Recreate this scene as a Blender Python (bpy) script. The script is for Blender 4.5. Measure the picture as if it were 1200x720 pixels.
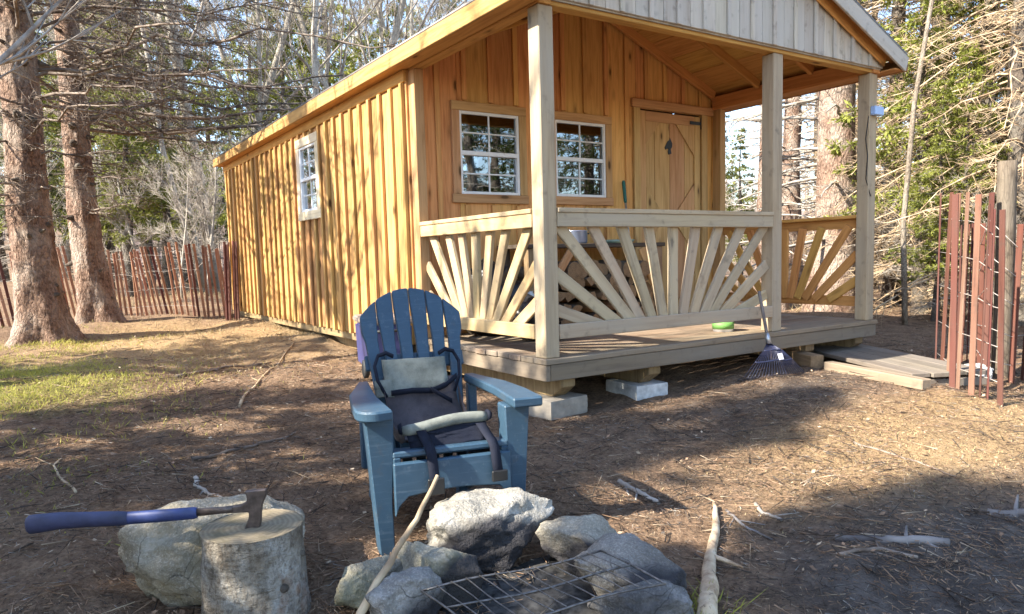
import bpy, bmesh, math, random
import numpy as np
from mathutils import Vector, Matrix, Euler

for o in list(bpy.data.objects):
    bpy.data.objects.remove(o)
S = bpy.context.scene
COL = S.collection
R = math.radians

# ------------------------------------------------------------------ camera
F_PX, PPX, PPY = 856.23, 615.51, 381.60            # for a 1200 x 720 picture
CAM = np.array([-2.6252, -3.6936, 0.6410])
YAW, PITCH, ROLL = 0.5902, -0.0928, -0.0256
_fw = np.array([math.sin(YAW)*math.cos(PITCH), math.cos(YAW)*math.cos(PITCH), math.sin(PITCH)])
_r0 = np.array([math.cos(YAW), -math.sin(YAW), 0.0]); _u0 = np.cross(_r0, _fw)
_r = math.cos(ROLL)*_r0 + math.sin(ROLL)*_u0
_u = -math.sin(ROLL)*_r0 + math.cos(ROLL)*_u0
cam = bpy.data.cameras.new('camera')
cam_o = bpy.data.objects.new('camera', cam); COL.objects.link(cam_o)
cam.sensor_fit = 'HORIZONTAL'; cam.sensor_width = 36
cam.lens = F_PX/1200*36
cam.shift_x = (600-PPX)/1200; cam.shift_y = (PPY-360)/1200
cam.clip_start = .05; cam.clip_end = 2000
cam_o.matrix_world = Matrix(((_r[0], _u[0], -_fw[0], CAM[0]), (_r[1], _u[1], -_fw[1], CAM[1]),
                             (_r[2], _u[2], -_fw[2], CAM[2]), (0, 0, 0, 1)))
S.camera = cam_o

# ------------------------------------------------------------------ light
SUN_EL = R(38.5)
SUN_H = Vector((-1, 0.09, 0)).normalized()          # towards the sun, horizontal
SUN = Vector((SUN_H.x*math.cos(SUN_EL), SUN_H.y*math.cos(SUN_EL), math.sin(SUN_EL)))
wd = bpy.data.worlds.new('World'); S.world = wd; wd.use_nodes = True
nt = wd.node_tree; nt.nodes.clear()
sky = nt.nodes.new('ShaderNodeTexSky'); sky.sky_type = 'NISHITA'; sky.sun_disc = False
sky.sun_elevation = SUN_EL; sky.sun_rotation = math.atan2(SUN_H.x, SUN_H.y)
sky.air_density = 1.0; sky.dust_density = .7; sky.ozone_density = 1.6
bg = nt.nodes.new('ShaderNodeBackground'); bg.inputs[1].default_value = .15
wo = nt.nodes.new('ShaderNodeOutputWorld')
nt.links.new(sky.outputs[0], bg.inputs[0]); nt.links.new(bg.outputs[0], wo.inputs[0])
sl = bpy.data.lights.new('sun', 'SUN'); sl.energy = 4.7; sl.angle = R(.53); sl.color = (1, .93, .80)
so = bpy.data.objects.new('sun', sl); COL.objects.link(so); so.location = (-20, 2, 18)
so.rotation_euler = SUN.to_track_quat('Z', 'Y').to_euler()
vs = S.view_settings
vs.view_transform = 'Standard'; vs.look = 'None'; vs.gamma = 1; vs.use_curve_mapping = False
vs.exposure = 2.0

# ------------------------------------------------------------------ helpers
def ray(px, py):
    return _fw + _r*(px-PPX)/F_PX + _u*(PPY-py)/F_PX
def at(px, py, z):                                  # the point at height z seen at a pixel
    d = ray(px, py); return CAM + d*(z-CAM[2])/d[2]
def atd(px, py, depth):
    return CAM + ray(px, py)*depth

def hash3(ix, iy, iz, seed):
    h = (ix.astype(np.int64)*374761393 + iy.astype(np.int64)*668265263 + iz.astype(np.int64)*2147483647 + seed*1274126177) & 0xffffffff
    h = ((h ^ (h >> 13))*1274126177) & 0xffffffff
    h = (h ^ (h >> 16)) & 0xffff
    return h/65535.0*2-1
def vnoise(P, seed=0):
    P = np.asarray(P, float); i = np.floor(P).astype(np.int64); f = P-i; f = f*f*(3-2*f)
    out = 0
    for dx in (0, 1):
        for dy in (0, 1):
            for dz in (0, 1):
                w = (f[:, 0] if dx else 1-f[:, 0])*(f[:, 1] if dy else 1-f[:, 1])*(f[:, 2] if dz else 1-f[:, 2])
                out = out + w*hash3(i[:, 0]+dx, i[:, 1]+dy, i[:, 2]+dz, seed)
    return out
def fbm(P, oct=4, seed=0, lac=2.1, gain=.5):
    P = np.asarray(P, float); a = 1; s = 0
    for k in range(oct):
        s = s + a*vnoise(P, seed+k*17); P = P*lac+3.7; a *= gain
    return s

def gz(x, y):                                       # height of the ground
    x = np.atleast_1d(np.asarray(x, float)); y = np.atleast_1d(np.asarray(y, float))
    z = np.interp(y, [-40, -3, -1.5, 0, 3.5, 8.5, 12, 20, 40, 90, 400], [-.9, -.47, -.44, -.385, -.29, -.16, -.02, .35, 1.4, 5, 30])
    zr = np.interp(y, [-40, -3, -1.5, 0, 4, 12, 30, 90, 400], [-.9, -.47, -.40, -.31, -.28, -.25, -.1, .5, 4])
    w = np.clip((x-.5)/1.3, 0, 1); w = w*w*(3-2*w)
    z = z*(1-w)+zr*w
    P = np.stack([x*.9, y*.9, x*0], 1)
    z = z + .025*fbm(P, 3, 5)*np.clip(np.hypot(x+1.5, y+2)/3, .3, 3)
    near = np.clip(1-(np.hypot(x+.5, y)-5)/4, 0, 1); P = np.stack([x, y, x*0], 1)
    return z+near*(.016*fbm(P*3.1, 3, 21)+.009*fbm(P*11, 2, 33))
def g1(x, y): return float(gz(x, y)[0])
def atg(px, py):                                    # where a pixel meets the ground
    z = -.4
    for k in range(25):
        p = at(px, py, z); z = .5*z+.5*g1(p[0], p[1])
    p = at(px, py, z); return np.array([p[0], p[1], g1(p[0], p[1])])
def atdist(px, dist):                               # ground point straight ahead of a pixel column
    d = ray(px, 300)[:2]; d = d/np.linalg.norm(d); p = CAM[:2]+d*dist
    return np.array([p[0], p[1], g1(p[0], p[1])])

class MB:
    def __init__(s): s.v = []; s.q = []; s.t = []; s.n = 0; s.qm = []; s.tm = []
    def add(s, V, Q=None, T=None, m=0):
        V = np.asarray(V, float).reshape(-1, 3)
        if Q is not None and len(Q): s.q.append(np.asarray(Q, int)+s.n); s.qm.append(np.broadcast_to(m, len(Q)))
        if T is not None and len(T): s.t.append(np.asarray(T, int)+s.n); s.tm.append(np.broadcast_to(m, len(T)))
        s.v.append(V); s.n += len(V)
    def mesh(s, name, mats, smooth=False):
        V = np.concatenate(s.v) if s.v else np.zeros((0, 3))
        Q = np.concatenate(s.q) if s.q else np.zeros((0, 4), int); T = np.concatenate(s.t) if s.t else np.zeros((0, 3), int)
        me = bpy.data.meshes.new(name)
        me.vertices.add(len(V)); me.vertices.foreach_set('co', V.astype(np.float32).ravel())
        loops = np.concatenate([Q.ravel(), T.ravel()]).astype(np.int32)
        me.loops.add(len(loops)); me.loops.foreach_set('vertex_index', loops)
        ls = np.concatenate([np.arange(len(Q))*4, len(Q)*4+np.arange(len(T))*3]).astype(np.int32)
        me.polygons.add(len(ls)); me.polygons.foreach_set('loop_start', ls)
        mi = np.concatenate([np.concatenate(s.qm) if s.qm else np.zeros(0, int), np.concatenate(s.tm) if s.tm else np.zeros(0, int)]).astype(np.int32)
        me.polygons.foreach_set('material_index', mi)
        if smooth: me.polygons.foreach_set('use_smooth', np.ones(len(ls), bool))
        me.update(calc_edges=True)
        for m in (mats if isinstance(mats, (list, tuple)) else [mats]): me.materials.append(m)
        return me

def tube(mb, P, Rr, n=6, cap=True, m=0, wob=None):
    P = np.asarray(P, float); k = len(P); Rr = np.broadcast_to(np.asarray(Rr, float), k)
    T = np.gradient(P, axis=0); T /= np.linalg.norm(T, axis=1, keepdims=True)+1e-9
    ref = np.array([0, 0, 1.0]) if abs(T[0, 2]) < .9 else np.array([1.0, 0, 0])
    A = np.cross(T, ref); A /= np.linalg.norm(A, axis=1, keepdims=True)+1e-9; B = np.cross(T, A)
    th = np.arange(n)/n*2*np.pi
    rr = Rr[:, None]*np.ones(n)[None]
    if wob is not None: rr = rr*wob
    V = P[:, None]+rr[..., None]*(np.cos(th)[None, :, None]*A[:, None]+np.sin(th)[None, :, None]*B[:, None])
    i = np.arange(k-1)[:, None]*n; j = np.arange(n)[None]; j2 = (j+1) % n
    Q = np.stack([i+j, i+j2, i+n+j2, i+n+j], -1).reshape(-1, 4)
    V = V.reshape(-1, 3); T3 = None
    if cap:
        V = np.concatenate([V, P[:1], P[-1:]]); c0, c1 = k*n, k*n+1
        j = np.arange(n); j2 = (j+1) % n
        T3 = np.concatenate([np.stack([np.full(n, c0), j2, j], 1), np.stack([np.full(n, c1), (k-1)*n+j, (k-1)*n+j2], 1)])
    mb.add(V, Q, T3, m)

def spikes(mb, A, B, r, m=0):                        # batches of thin tapering twigs
    A = np.asarray(A, float); B = np.asarray(B, float); n = len(A)
    if n == 0: return
    T = B-A; L = np.linalg.norm(T, axis=1, keepdims=True)+1e-9; T = T/L
    ref = np.where(np.abs(T[:, 2:]) < .9, np.array([[0, 0, 1.0]]), np.array([[1.0, 0, 0]]))
    X = np.cross(T, ref); X /= np.linalg.norm(X, axis=1, keepdims=True)+1e-9; Y = np.cross(T, X)
    r = np.broadcast_to(np.asarray(r, float).reshape(-1, 1), (n, 1))
    V = np.stack([A+X*r, A-X*r*.5+Y*r*.87, A-X*r*.5-Y*r*.87, B], 1).reshape(-1, 3)
    b = np.arange(n)[:, None]*4
    mb.add(V, None, np.concatenate([b+[[0, 1, 3]], b+[[1, 2, 3]], b+[[2, 0, 3]]]), np.tile(m, 3) if np.ndim(m) else m)

def blades(mb, A, B, w, N, m=0):                     # batches of flat diamond leaves
    A = np.asarray(A, float); B = np.asarray(B, float); n = len(A)
    if n == 0: return
    T = B-A; X = np.cross(T, N); X /= np.linalg.norm(X, axis=1, keepdims=True)+1e-9
    w = np.broadcast_to(np.asarray(w, float).reshape(-1, 1), (n, 1))
    M = A+T*.45
    V = np.stack([A, M+X*w, B, M-X*w], 1).reshape(-1, 3)
    mb.add(V, np.arange(n)[:, None]*4+np.array([[0, 1, 2, 3]]), None, m)

WM = {}
def place(o, M, parent=None):
    COL.objects.link(o)
    if parent is not None:
        o.parent = parent; o.matrix_basis = WM[parent].inverted() @ M
    else: o.matrix_basis = M
    WM[o] = M.copy(); return o
def T3(x, y=None, z=None):
    return Matrix.Translation(Vector(x) if y is None else Vector((x, y, z)))
def tag(o, label=None, cat=None, group=None, kind=None):
    if label: o['label'] = label
    if cat: o['category'] = cat
    if group: o['group'] = group
    if kind: o['kind'] = kind
    return o
def thing(name, label, cat, M, group=None):
    if not isinstance(M, Matrix): M = T3(M)
    o = bpy.data.objects.new(name, None); o.empty_display_size = .1; place(o, M)
    return tag(o, label, cat, group)
def part(name, me, parent, M=None):
    return place(bpy.data.objects.new(name, me), WM[parent].copy() if M is None else M, parent)
def copy_tree(o, M, parent=None):
    c = o.copy(); COL.objects.link(c)
    if parent is None: c.matrix_basis = M; WM[c] = M.copy()
    else: c.parent = parent
    for ch in o.children: copy_tree(ch, None, c)
    return c

# chamfered box, length along local Z, cached
_bc = {}
def box_mesh(w, t, l, mat, ch=.004):
    key = (round(w, 3), round(t, 3), round(l, 3), mat.name, ch)
    if key in _bc: return _bc[key]
    bm = bmesh.new(); bmesh.ops.create_cube(bm, size=1)
    for v in bm.verts: v.co = (v.co.x*w, v.co.y*t, v.co.z*l)
    if ch: bmesh.ops.bevel(bm, geom=bm.edges[:], offset=min(ch, w*.3, t*.3, l*.3), segments=1, affect='EDGES')
    me = bpy.data.meshes.new('board'); bm.to_mesh(me); bm.free(); me.materials.append(mat)
    _bc[key] = me; return me
def frame_m(p0, p1, normal):
    p0 = Vector(p0); p1 = Vector(p1); z = (p1-p0).normalized(); n = Vector(normal)
    y = (n-z*n.dot(z)).normalized(); x = y.cross(z)
    M = Matrix((x, y, z)).transposed().to_4x4(); M.translation = (p0+p1)/2
    return M
def plank(name, p0, p1, w, t, normal, mat, parent, ch=.004):
    l = (Vector(p1)-Vector(p0)).length
    return part(name, box_mesh(w, t, l, mat, ch), parent, frame_m(p0, p1, normal))
def bbox(name, lo, hi, mat, parent, axis=2, ch=.004):   # axis-aligned board, grain along the axis
    lo = Vector(lo); hi = Vector(hi); c = (lo+hi)/2; d = hi-lo
    if axis == 2: return part(name, box_mesh(d.x, d.y, d.z, mat, ch), parent, T3(c))
    if axis == 0: p0, p1, n, w, t = (lo.x, c.y, c.z), (hi.x, c.y, c.z), (0, 1, 0), d.z, d.y
    else: p0, p1, n, w, t = (c.x, lo.y, c.z), (c.x, hi.y, c.z), (1, 0, 0), d.z, d.x
    return plank(name, p0, p1, w, t, n, mat, parent, ch)
def prism_mesh(name, poly, t, mat, ch=.003):            # polygon in local XZ, thickness t along Y
    bm = bmesh.new(); vs_ = [bm.verts.new((x, -t/2, z)) for x, z in poly]
    f = bm.faces.new(vs_); r = bmesh.ops.extrude_face_region(bm, geom=[f])
    for v in r['geom']:
        if isinstance(v, bmesh.types.BMVert): v.co.y = t/2
    bmesh.ops.recalc_face_normals(bm, faces=bm.faces[:])
    if ch: bmesh.ops.bevel(bm, geom=bm.edges[:], offset=ch, segments=1, affect='EDGES')
    me = bpy.data.meshes.new(name); bm.to_mesh(me); bm.free(); me.materials.append(mat)
    return me
def loft(mb, rows, closed=False, m=0):                  # rows: k x n x 3 sheet
    Rw = np.asarray(rows, float); k, n = Rw.shape[:2]
    i = np.arange(k-1)[:, None]*n; jn = n if closed else n-1
    j = np.arange(jn)[None]; j2 = (j+1) % n
    mb.add(Rw.reshape(-1, 3), np.stack([i+j, i+j2, i+n+j2, i+n+j], -1).reshape(-1, 4), None, m)
def slab(mb, top, thick, m=0):                          # sheet with thickness along its normals
    Rw = np.asarray(top, float); k, n = Rw.shape[:2]
    du = np.gradient(Rw, axis=1); dv = np.gradient(Rw, axis=0); N = np.cross(du, dv); N /= np.linalg.norm(N, axis=2, keepdims=True)+1e-9
    lo = Rw-N*thick; b = k*n
    i = np.arange(k-1)[:, None]*n; j = np.arange(n-1)[None]
    q = np.stack([i+j, i+j+1, i+n+j+1, i+n+j], -1).reshape(-1, 4)
    e = list(range(n))+[r*n+n-1 for r in range(1, k)]+[(k-1)*n+c for c in range(n-2, -1, -1)]+[r*n for r in range(k-2, 0, -1)]
    e = np.array(e); e2 = np.roll(e, -1)
    mb.add(np.concatenate([Rw.reshape(-1, 3), lo.reshape(-1, 3)]), np.concatenate([q, q[:, ::-1]+b, np.stack([e2, e, e+b, e2+b], 1)]), None, m)

# ------------------------------------------------------------------ materials
class NT:
    def __init__(s, name):
        s.mat = bpy.data.materials.new(name); s.mat.use_nodes = True; s.t = s.mat.node_tree; s.t.nodes.clear()
        s.out = s.n('OutputMaterial'); s.b = s.n('BsdfPrincipled'); s.l(s.b.outputs[0], s.out.inputs[0])
    def n(s, k, **kw):
        nd = s.t.nodes.new('ShaderNode'+k)
        for a, v in kw.items(): setattr(nd, a, v)
        return nd
    def l(s, a, b): s.t.links.new(a, b)
    def coord(s, scale=(1, 1, 1), kind='Object', rnd=0):
        c = s.n('TexCoord'); mp = s.n('Mapping'); mp.inputs['Scale'].default_value = scale
        s.l(c.outputs[kind], mp.inputs[0])
        if rnd:
            oi = s.n('ObjectInfo'); vm = s.n('VectorMath', operation='SCALE'); vm.inputs[0].default_value = (rnd, rnd*1.7, rnd*2.3)
            s.l(oi.outputs['Random'], vm.inputs['Scale']); s.l(vm.outputs[0], mp.inputs['Location'])
        return mp.outputs[0]
    def noise(s, vec, scale=1, detail=4, rough=.55, dist=0):
        nd = s.n('TexNoise'); nd.inputs['Scale'].default_value = scale; nd.inputs['Detail'].default_value = detail
        nd.inputs['Roughness'].default_value = rough; nd.inputs['Distortion'].default_value = dist
        s.l(vec, nd.inputs['Vector']); return nd.outputs['Fac']
    def vor(s, vec, scale=1, feature='F1', out='Distance'):
        nd = s.n('TexVoronoi', feature=feature); nd.inputs['Scale'].default_value = scale; s.l(vec, nd.inputs['Vector']); return nd.outputs[out]
    def ramp(s, fac, stops, interp='LINEAR'):
        nd = s.n('ValToRGB'); nd.color_ramp.interpolation = interp; el = nd.color_ramp.elements
        while len(el) < len(stops): el.new(.5)
        for e, (p, c) in zip(el, stops):
            e.position = p; e.color = (c, c, c, 1) if not hasattr(c, '__len__') else (*c, 1)
        s.l(fac, nd.inputs[0]); return nd.outputs[0]
    def mix(s, fac, a, b, mode='MIX'):
        nd = s.n('Mix', data_type='RGBA', blend_type=mode)
        for inp, v in ((nd.inputs[0], fac), (nd.inputs[6], a), (nd.inputs[7], b)):
            if hasattr(v, 'default_value'): s.l(v, inp)
            elif hasattr(v, '__len__'): inp.default_value = (*v, 1)
            else: inp.default_value = v
        return nd.outputs[2]
    def math(s, op, a, b=None, clamp=False):
        nd = s.n('Math', operation=op, use_clamp=clamp)
        for i, v in enumerate((a, b)):
            if v is None: continue
            if hasattr(v, 'default_value'): s.l(v, nd.inputs[i])
            else: nd.inputs[i].default_value = v
        return nd.outputs[0]
    def bump(s, h, strength=.3, dist=.01):
        nd = s.n('Bump'); nd.inputs['Strength'].default_value = strength; nd.inputs['Distance'].default_value = dist
        s.l(h, nd.inputs['Height']); s.l(nd.outputs[0], s.b.inputs['Normal'])
    def col(s, c):
        if hasattr(c, 'default_value'): s.l(c, s.b.inputs['Base Color'])
        else: s.b.inputs['Base Color'].default_value = (*c, 1)
    def set(s, **kw):
        for k, v in kw.items():
            i = s.b.inputs[k.replace('_', ' ')]
            if hasattr(v, 'default_value'): s.l(v, i)
            else: i.default_value = v
        return s.mat

def wood(name, light, dark, vary=.25, knots=1.0, grey=None, rough=.75, nails=False):
    m = NT(name); v = m.coord((14, 14, .9), rnd=11)
    g = m.noise(v, 2.2, 5, .6, .6); g2 = m.noise(m.coord((60, 60, 2.0), rnd=7), 2, 3)
    c = m.ramp(g, [(.28, dark), (.55, light), (.8, tuple(min(1, x*1.12) for x in light))])
    c = m.mix(m.math('MULTIPLY', g2, .35), c, dark)
    oi = m.n('ObjectInfo')
    hv = m.n('HueSaturation'); hv.inputs['Fac'].default_value = 1
    m.l(m.math('ADD', m.math('MULTIPLY', oi.outputs['Random'], vary), 1-vary*.55), hv.inputs['Value'])
    wn = m.n('TexWhiteNoise', noise_dimensions='1D'); m.l(oi.outputs['Random'], wn.inputs['W'])
    m.l(m.math('ADD', m.math('MULTIPLY', wn.outputs[0], .025), .4875), hv.inputs['Hue'])
    m.l(c, hv.inputs['Color']); c = hv.outputs[0]
    if knots:
        kd = m.vor(m.coord((9, 9, 3.2), rnd=23), 1)
        kr = m.ramp(kd, [(.0, 1.0), (.10, .95), (.16, .35), (.30, 0.0)])
        sel = m.ramp(m.vor(m.coord((9, 9, 3.2), rnd=23), 1, out='Color'), [(.52, 0), (.56, 1)])
        kk = m.math('MULTIPLY', m.math('MULTIPLY', kr, sel), knots)
        c = m.mix(kk, c, tuple(x*.28 for x in dark))
    if grey:
        w = m.noise(m.coord((3, 3, .7), rnd=5), 1.4, 4)
        c = m.mix(m.ramp(w, [(.35, 0.15), (.7, .85)]), c, grey)
        d = m.noise(m.coord((5, 5, 5), rnd=9), 2.5, 6)
        c = m.mix(m.ramp(d, [(.58, 0), (.75, .45)]), c, (.07, .055, .045))
    m.col(c); m.bump(m.math('ADD', g, m.math('MULTIPLY', g2, .6)), .25, .004)
    return m.set(Roughness=rough, Specular_IOR_Level=.25)

WALL = wood('pine_siding_golden', (.50, .295, .11), (.26, .12, .036), .5)
FRONT = wood('pine_siding_front', (.72, .385, .14), (.45, .20, .062), .28)
SOFFIT = wood('pine_soffit', (.62, .325, .10), (.40, .18, .05), .2)
TRIM = wood('pine_trim', (.55, .335, .155), (.36, .19, .075), .18)
SUNTRIM = wood('pine_trim_sunlit', (.74, .62, .45), (.55, .42, .27), .1, .4)  # lighter trim copy, sunlight on the side window put into the colour
RAILY = wood('railing_pine_sunlit', (.50, .335, .155), (.32, .19, .08), .3, grey=(.42, .33, .22))  # same railing wood, yellowed to carry the sun on the left side
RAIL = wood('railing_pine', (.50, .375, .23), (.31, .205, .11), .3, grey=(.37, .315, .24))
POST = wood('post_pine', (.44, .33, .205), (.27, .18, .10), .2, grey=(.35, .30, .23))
DECK = wood('deck_board_weathered', (.29, .205, .13), (.14, .092, .058), .35, .8, grey=(.24, .20, .155))
GABLE = wood('gable_siding_pale', (.52, .46, .37), (.35, .29, .215), .3, .8, grey=(.48, .45, .40))
RIM = wood('rim_board_grey', (.235, .175, .11), (.115, .08, .05), .3, .8, grey=(.20, .17, .135))
SKID = wood('skid_timber', (.28, .19, .105), (.14, .085, .045), .3)
RAMP = wood('ramp_plank_grey', (.19, .155, .12), (.095, .075, .06), .3, .6, grey=(.19, .165, .14))
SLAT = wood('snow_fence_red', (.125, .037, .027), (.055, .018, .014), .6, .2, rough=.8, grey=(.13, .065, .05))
BENCH = wood('bench_dark_wood', (.10, .075, .055), (.04, .03, .025), .3, .3)
def plain(name, c, rough=.5, metal=0, var=.0, scale=20, bump=0, spec=.5):
    m = NT(name)
    if var:
        g = m.noise(m.coord(), scale, 5, .6)
        m.col(m.ramp(g, [(.3, tuple(x*(1-var) for x in c)), (.7, tuple(min(1, x*(1+var)) for x in c))]))
        if bump: m.bump(g, bump, .006)
    else: m.col(c)
    return m.set(Roughness=rough, Metallic=metal, Specular_IOR_Level=spec)
WHITE = plain('white_vinyl', (.78, .79, .80), .4, var=.04)
BLACKM = plain('black_iron', (.015, .015, .016), .5, .3)
WIRE = plain('rusty_wire', (.34, .30, .27), .6, .2, var=.4, scale=60)
ROOFM = plain('roof_metal', (.10, .085, .075), .5, .2, var=.15)
CONC = plain('concrete', (.27, .235, .19), .9, var=.22, scale=14, bump=.5)
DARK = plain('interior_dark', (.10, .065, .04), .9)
def glass():
    m = NT('window_glass'); m.t.nodes.remove(m.b)
    gl = m.n('BsdfGlossy'); gl.inputs['Roughness'].default_value = .015; gl.inputs['Color'].default_value = (.92, .96, 1, 1)
    tr = m.n('BsdfTransparent'); tr.inputs['Color'].default_value = (.72, .75, .76, 1)
    fr = m.n('Fresnel'); fr.inputs['IOR'].default_value = 1.9
    wv = m.noise(m.coord((1, 1, 1), rnd=3), 3, 1); bp = m.n('Bump'); bp.inputs['Strength'].default_value = .05; bp.inputs['Distance'].default_value = .01
    m.l(wv, bp.inputs['Height']); m.l(bp.outputs[0], gl.inputs['Normal'])
    mx = m.n('MixShader'); m.l(m.math('MULTIPLY', fr.outputs[0], 2.2, True), mx.inputs[0]); m.l(tr.outputs[0], mx.inputs[1]); m.l(gl.outputs[0], mx.inputs[2])
    m.l(mx.outputs[0], m.out.inputs[0]); return m.mat
GLASS = glass()

def bark(name, a, b, c, sc=(9, 9, 4), bump=.9, dist=.03):
    m = NT(name); v0 = m.coord(sc, rnd=4)
    wn = m.n('TexNoise'); wn.inputs['Scale'].default_value = 1.3; wn.inputs['Detail'].default_value = 4; m.l(v0, wn.inputs['Vector'])
    va = m.n('VectorMath', operation='MULTIPLY_ADD'); m.l(wn.outputs['Color'], va.inputs[0]); va.inputs[1].default_value = (.55, .55, .55); m.l(v0, va.inputs[2]); v = va.outputs[0]
    d = m.vor(v, 2.6, 'DISTANCE_TO_EDGE'); n1 = m.noise(m.coord((1, 1, .8), rnd=9), 3, 5); n2 = m.noise(v, 5, 7, .7)
    n5 = m.noise(m.coord((1, 1, 1.3), rnd=2), 13, 6, .7); col = m.ramp(n2, [(.3, a), (.62, b)]); col = m.mix(m.ramp(n5, [(.5, 0), (.66, .8)]), col, tuple(x*.8 for x in a)); col = m.mix(m.ramp(n1, [(.45, 0), (.65, .7)]), col, m.mix(n2, tuple(x*.7 for x in c), c))
    col = m.mix(m.ramp(d, [(0, .4), (.07, 0)]), col, tuple(x*.5 for x in a))
    m.col(col); m.bump(m.math('ADD', m.math('MULTIPLY', m.ramp(d, [(0, 0), (.25, 1)]), .25), n2), bump, dist)
    return m.set(Roughness=.95, Specular_IOR_Level=.1)
SPRUCE_BARK = bark('spruce_bark', (.09, .052, .038), (.42, .28, .205), (.62, .52, .43), bump=1.0, dist=.06)
DARK_BARK = bark('conifer_bark_dark', (.07, .055, .045), (.15, .12, .095), (.22, .20, .17))
PALE_BARK = bark('pale_bark', (.24, .21, .17), (.42, .38, .32), (.52, .49, .43), (5, 5, 1.2), .3, .01)
def twigmat(name, a, b):
    m = NT(name); g = m.noise(m.coord(rnd=5), 6, 3); m.col(m.ramp(g, [(.35, a), (.65, b)])); return m.set(Roughness=.9, Specular_IOR_Level=.1)
TWIG_TAN = twigmat('dead_twig_tan', (.20, .135, .085), (.56, .43, .28))
TWIG_GREY = twigmat('dead_twig_grey', (.20, .165, .135), (.40, .36, .31))
TWIG_DARK = twigmat('dead_limb_dark', (.09, .068, .055), (.26, .21, .17))
def leaf(name, a, b, tr=.35):
    m = NT(name); oi = m.n('ObjectInfo')
    g = m.noise(m.coord(rnd=6), 1.7, 4); c = m.ramp(g, [(.3, a), (.7, b)])
    hv = m.n('HueSaturation'); m.l(m.math('ADD', m.math('MULTIPLY', oi.outputs['Random'], .5), .75), hv.inputs['Value']); m.l(c, hv.inputs['Color'])
    m.col(hv.outputs[0]); m.set(Roughness=.7, Specular_IOR_Level=.2)
    t = m.n('BsdfTranslucent'); m.l(hv.outputs[0], t.inputs['Color']); mx = m.n('MixShader'); mx.inputs[0].default_value = tr
    m.l(m.b.outputs[0], mx.inputs[1]); m.l(t.outputs[0], mx.inputs[2]); m.l(mx.outputs[0], m.out.inputs[0]); return m.mat
NEEDLE = leaf('spruce_needles', (.035, .06, .018), (.12, .14, .035))
NEEDLE_Y = leaf('fir_needles_yellowish', (.14, .165, .03), (.34, .35, .075))
GRASS = leaf('grass_blade', (.22, .23, .045), (.48, .44, .11))
STRAW = leaf('dry_straw', (.26, .19, .10), (.46, .36, .20), .2)
# ------------------------------------------------------------------ ground
def ground_mat():
    m = NT('forest_floor'); o = m.coord()
    n1 = m.noise(o, .9, 5, .6); n2 = m.noise(o, 7, 6, .7); n3 = m.noise(o, 45, 5, .75); n4 = m.noise(o, 160, 3, .7)
    duff = m.ramp(n2, [(.30, (.055, .034, .024)), (.5, (.225, .138, .088)), (.70, (.42, .28, .175))])
    needles = m.ramp(n3, [(.38, (.05, .031, .022)), (.60, (.37, .25, .16))])
    c = m.mix(.5, duff, needles)
    c = m.mix(m.ramp(n4, [(.45, 0), (.75, .5)]), c, (.30, .23, .155))
    def blob(x, y, rx, ry, soft):
        vm = m.n('Mapping'); tc = m.n('TexCoord'); m.l(tc.outputs['Object'], vm.inputs[0])
        vm.inputs['Location'].default_value = (-x/rx, -y/ry, 0); vm.inputs['Scale'].default_value = (1/rx, 1/ry, 0)
        ln = m.n('VectorMath', operation='LENGTH'); m.l(vm.outputs[0], ln.inputs[0])
        d = m.math('ADD', ln.outputs['Value'], m.math('MULTIPLY', m.math('SUBTRACT', n1, .5), 1.3))
        return m.ramp(d, [(1-soft, 1), (1.0, 0)]) if soft < 1 else m.ramp(d, [(0, 1), (1, 0)])
    straw = m.ramp(n3, [(.3, (.22, .14, .07)), (.62, (.50, .345, .185))])  # straw tone, raised so the sunlit ground zones come out brighter
    c = m.mix(m.math('MULTIPLY', blob(-.9, 5.6, 2.6, 2.8, .6), .85), c, straw)
    c = m.mix(m.math('MULTIPLY', blob(1.7, -1.65, 1.9, .85, .6), .8), c, straw)  # laid over the sun patch, its light painted into the ground colour
    mud = m.ramp(n2, [(.3, (.055, .048, .044)), (.7, (.19, .17, .155))])
    c = m.mix(m.math('MULTIPLY', blob(.2, -2.7, 1.5, .85, .6), .85), c, mud)
    c = m.mix(m.math('MULTIPLY', blob(1.6, -.55, 2.6, .6, .8), .55), c, mud)  # greyer, darker tone over the strip in front of the porch
    moss = m.ramp(n3, [(.3, (.11, .115, .03)), (.65, (.30, .29, .08))])
    c = m.mix(m.math('MULTIPLY', blob(-2.7, 3.6, .9, 1.7, .6), .8), c, moss)
    m.col(c); m.bump(m.math('ADD', m.math('MULTIPLY', n2, 1.2), m.math('ADD', n3, m.math('MULTIPLY', n4, .5))), .9, .035)
    return m.set(Roughness=1.0, Specular_IOR_Level=.1)
GROUND = ground_mat()
def axis(a, b, fine_a, fine_b, h):
    out = list(np.arange(fine_a, fine_b, h)); s = h; x = fine_b
    while x < b: out.append(x); s *= 1.22; x += s
    out.append(b); s = h; x = fine_a-h; lo = []
    while x > a: lo.append(x); s *= 1.22; x -= s
    lo.append(a); return np.array(lo[::-1]+out)
gx = axis(-420, 420, -3.6, 4.6, .045); gy = axis(-120, 420, -3.4, 5.2, .045)
GX, GY = np.meshgrid(gx, gy); xs, ys = GX.ravel(), GY.ravel(); zs = gz(xs, ys)
nx, ny = len(gx), len(gy)
i = np.arange(ny-1)[:, None]*nx; j = np.arange(nx-1)[None]
mb = MB(); mb.add(np.stack([xs, ys, zs], 1), np.stack([i+j, i+j+1, i+nx+j+1, i+nx+j], -1).reshape(-1, 4))
place(tag(bpy.data.objects.new('ground', mb.mesh('ground', GROUND, True)), kind='structure'), Matrix())

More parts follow.
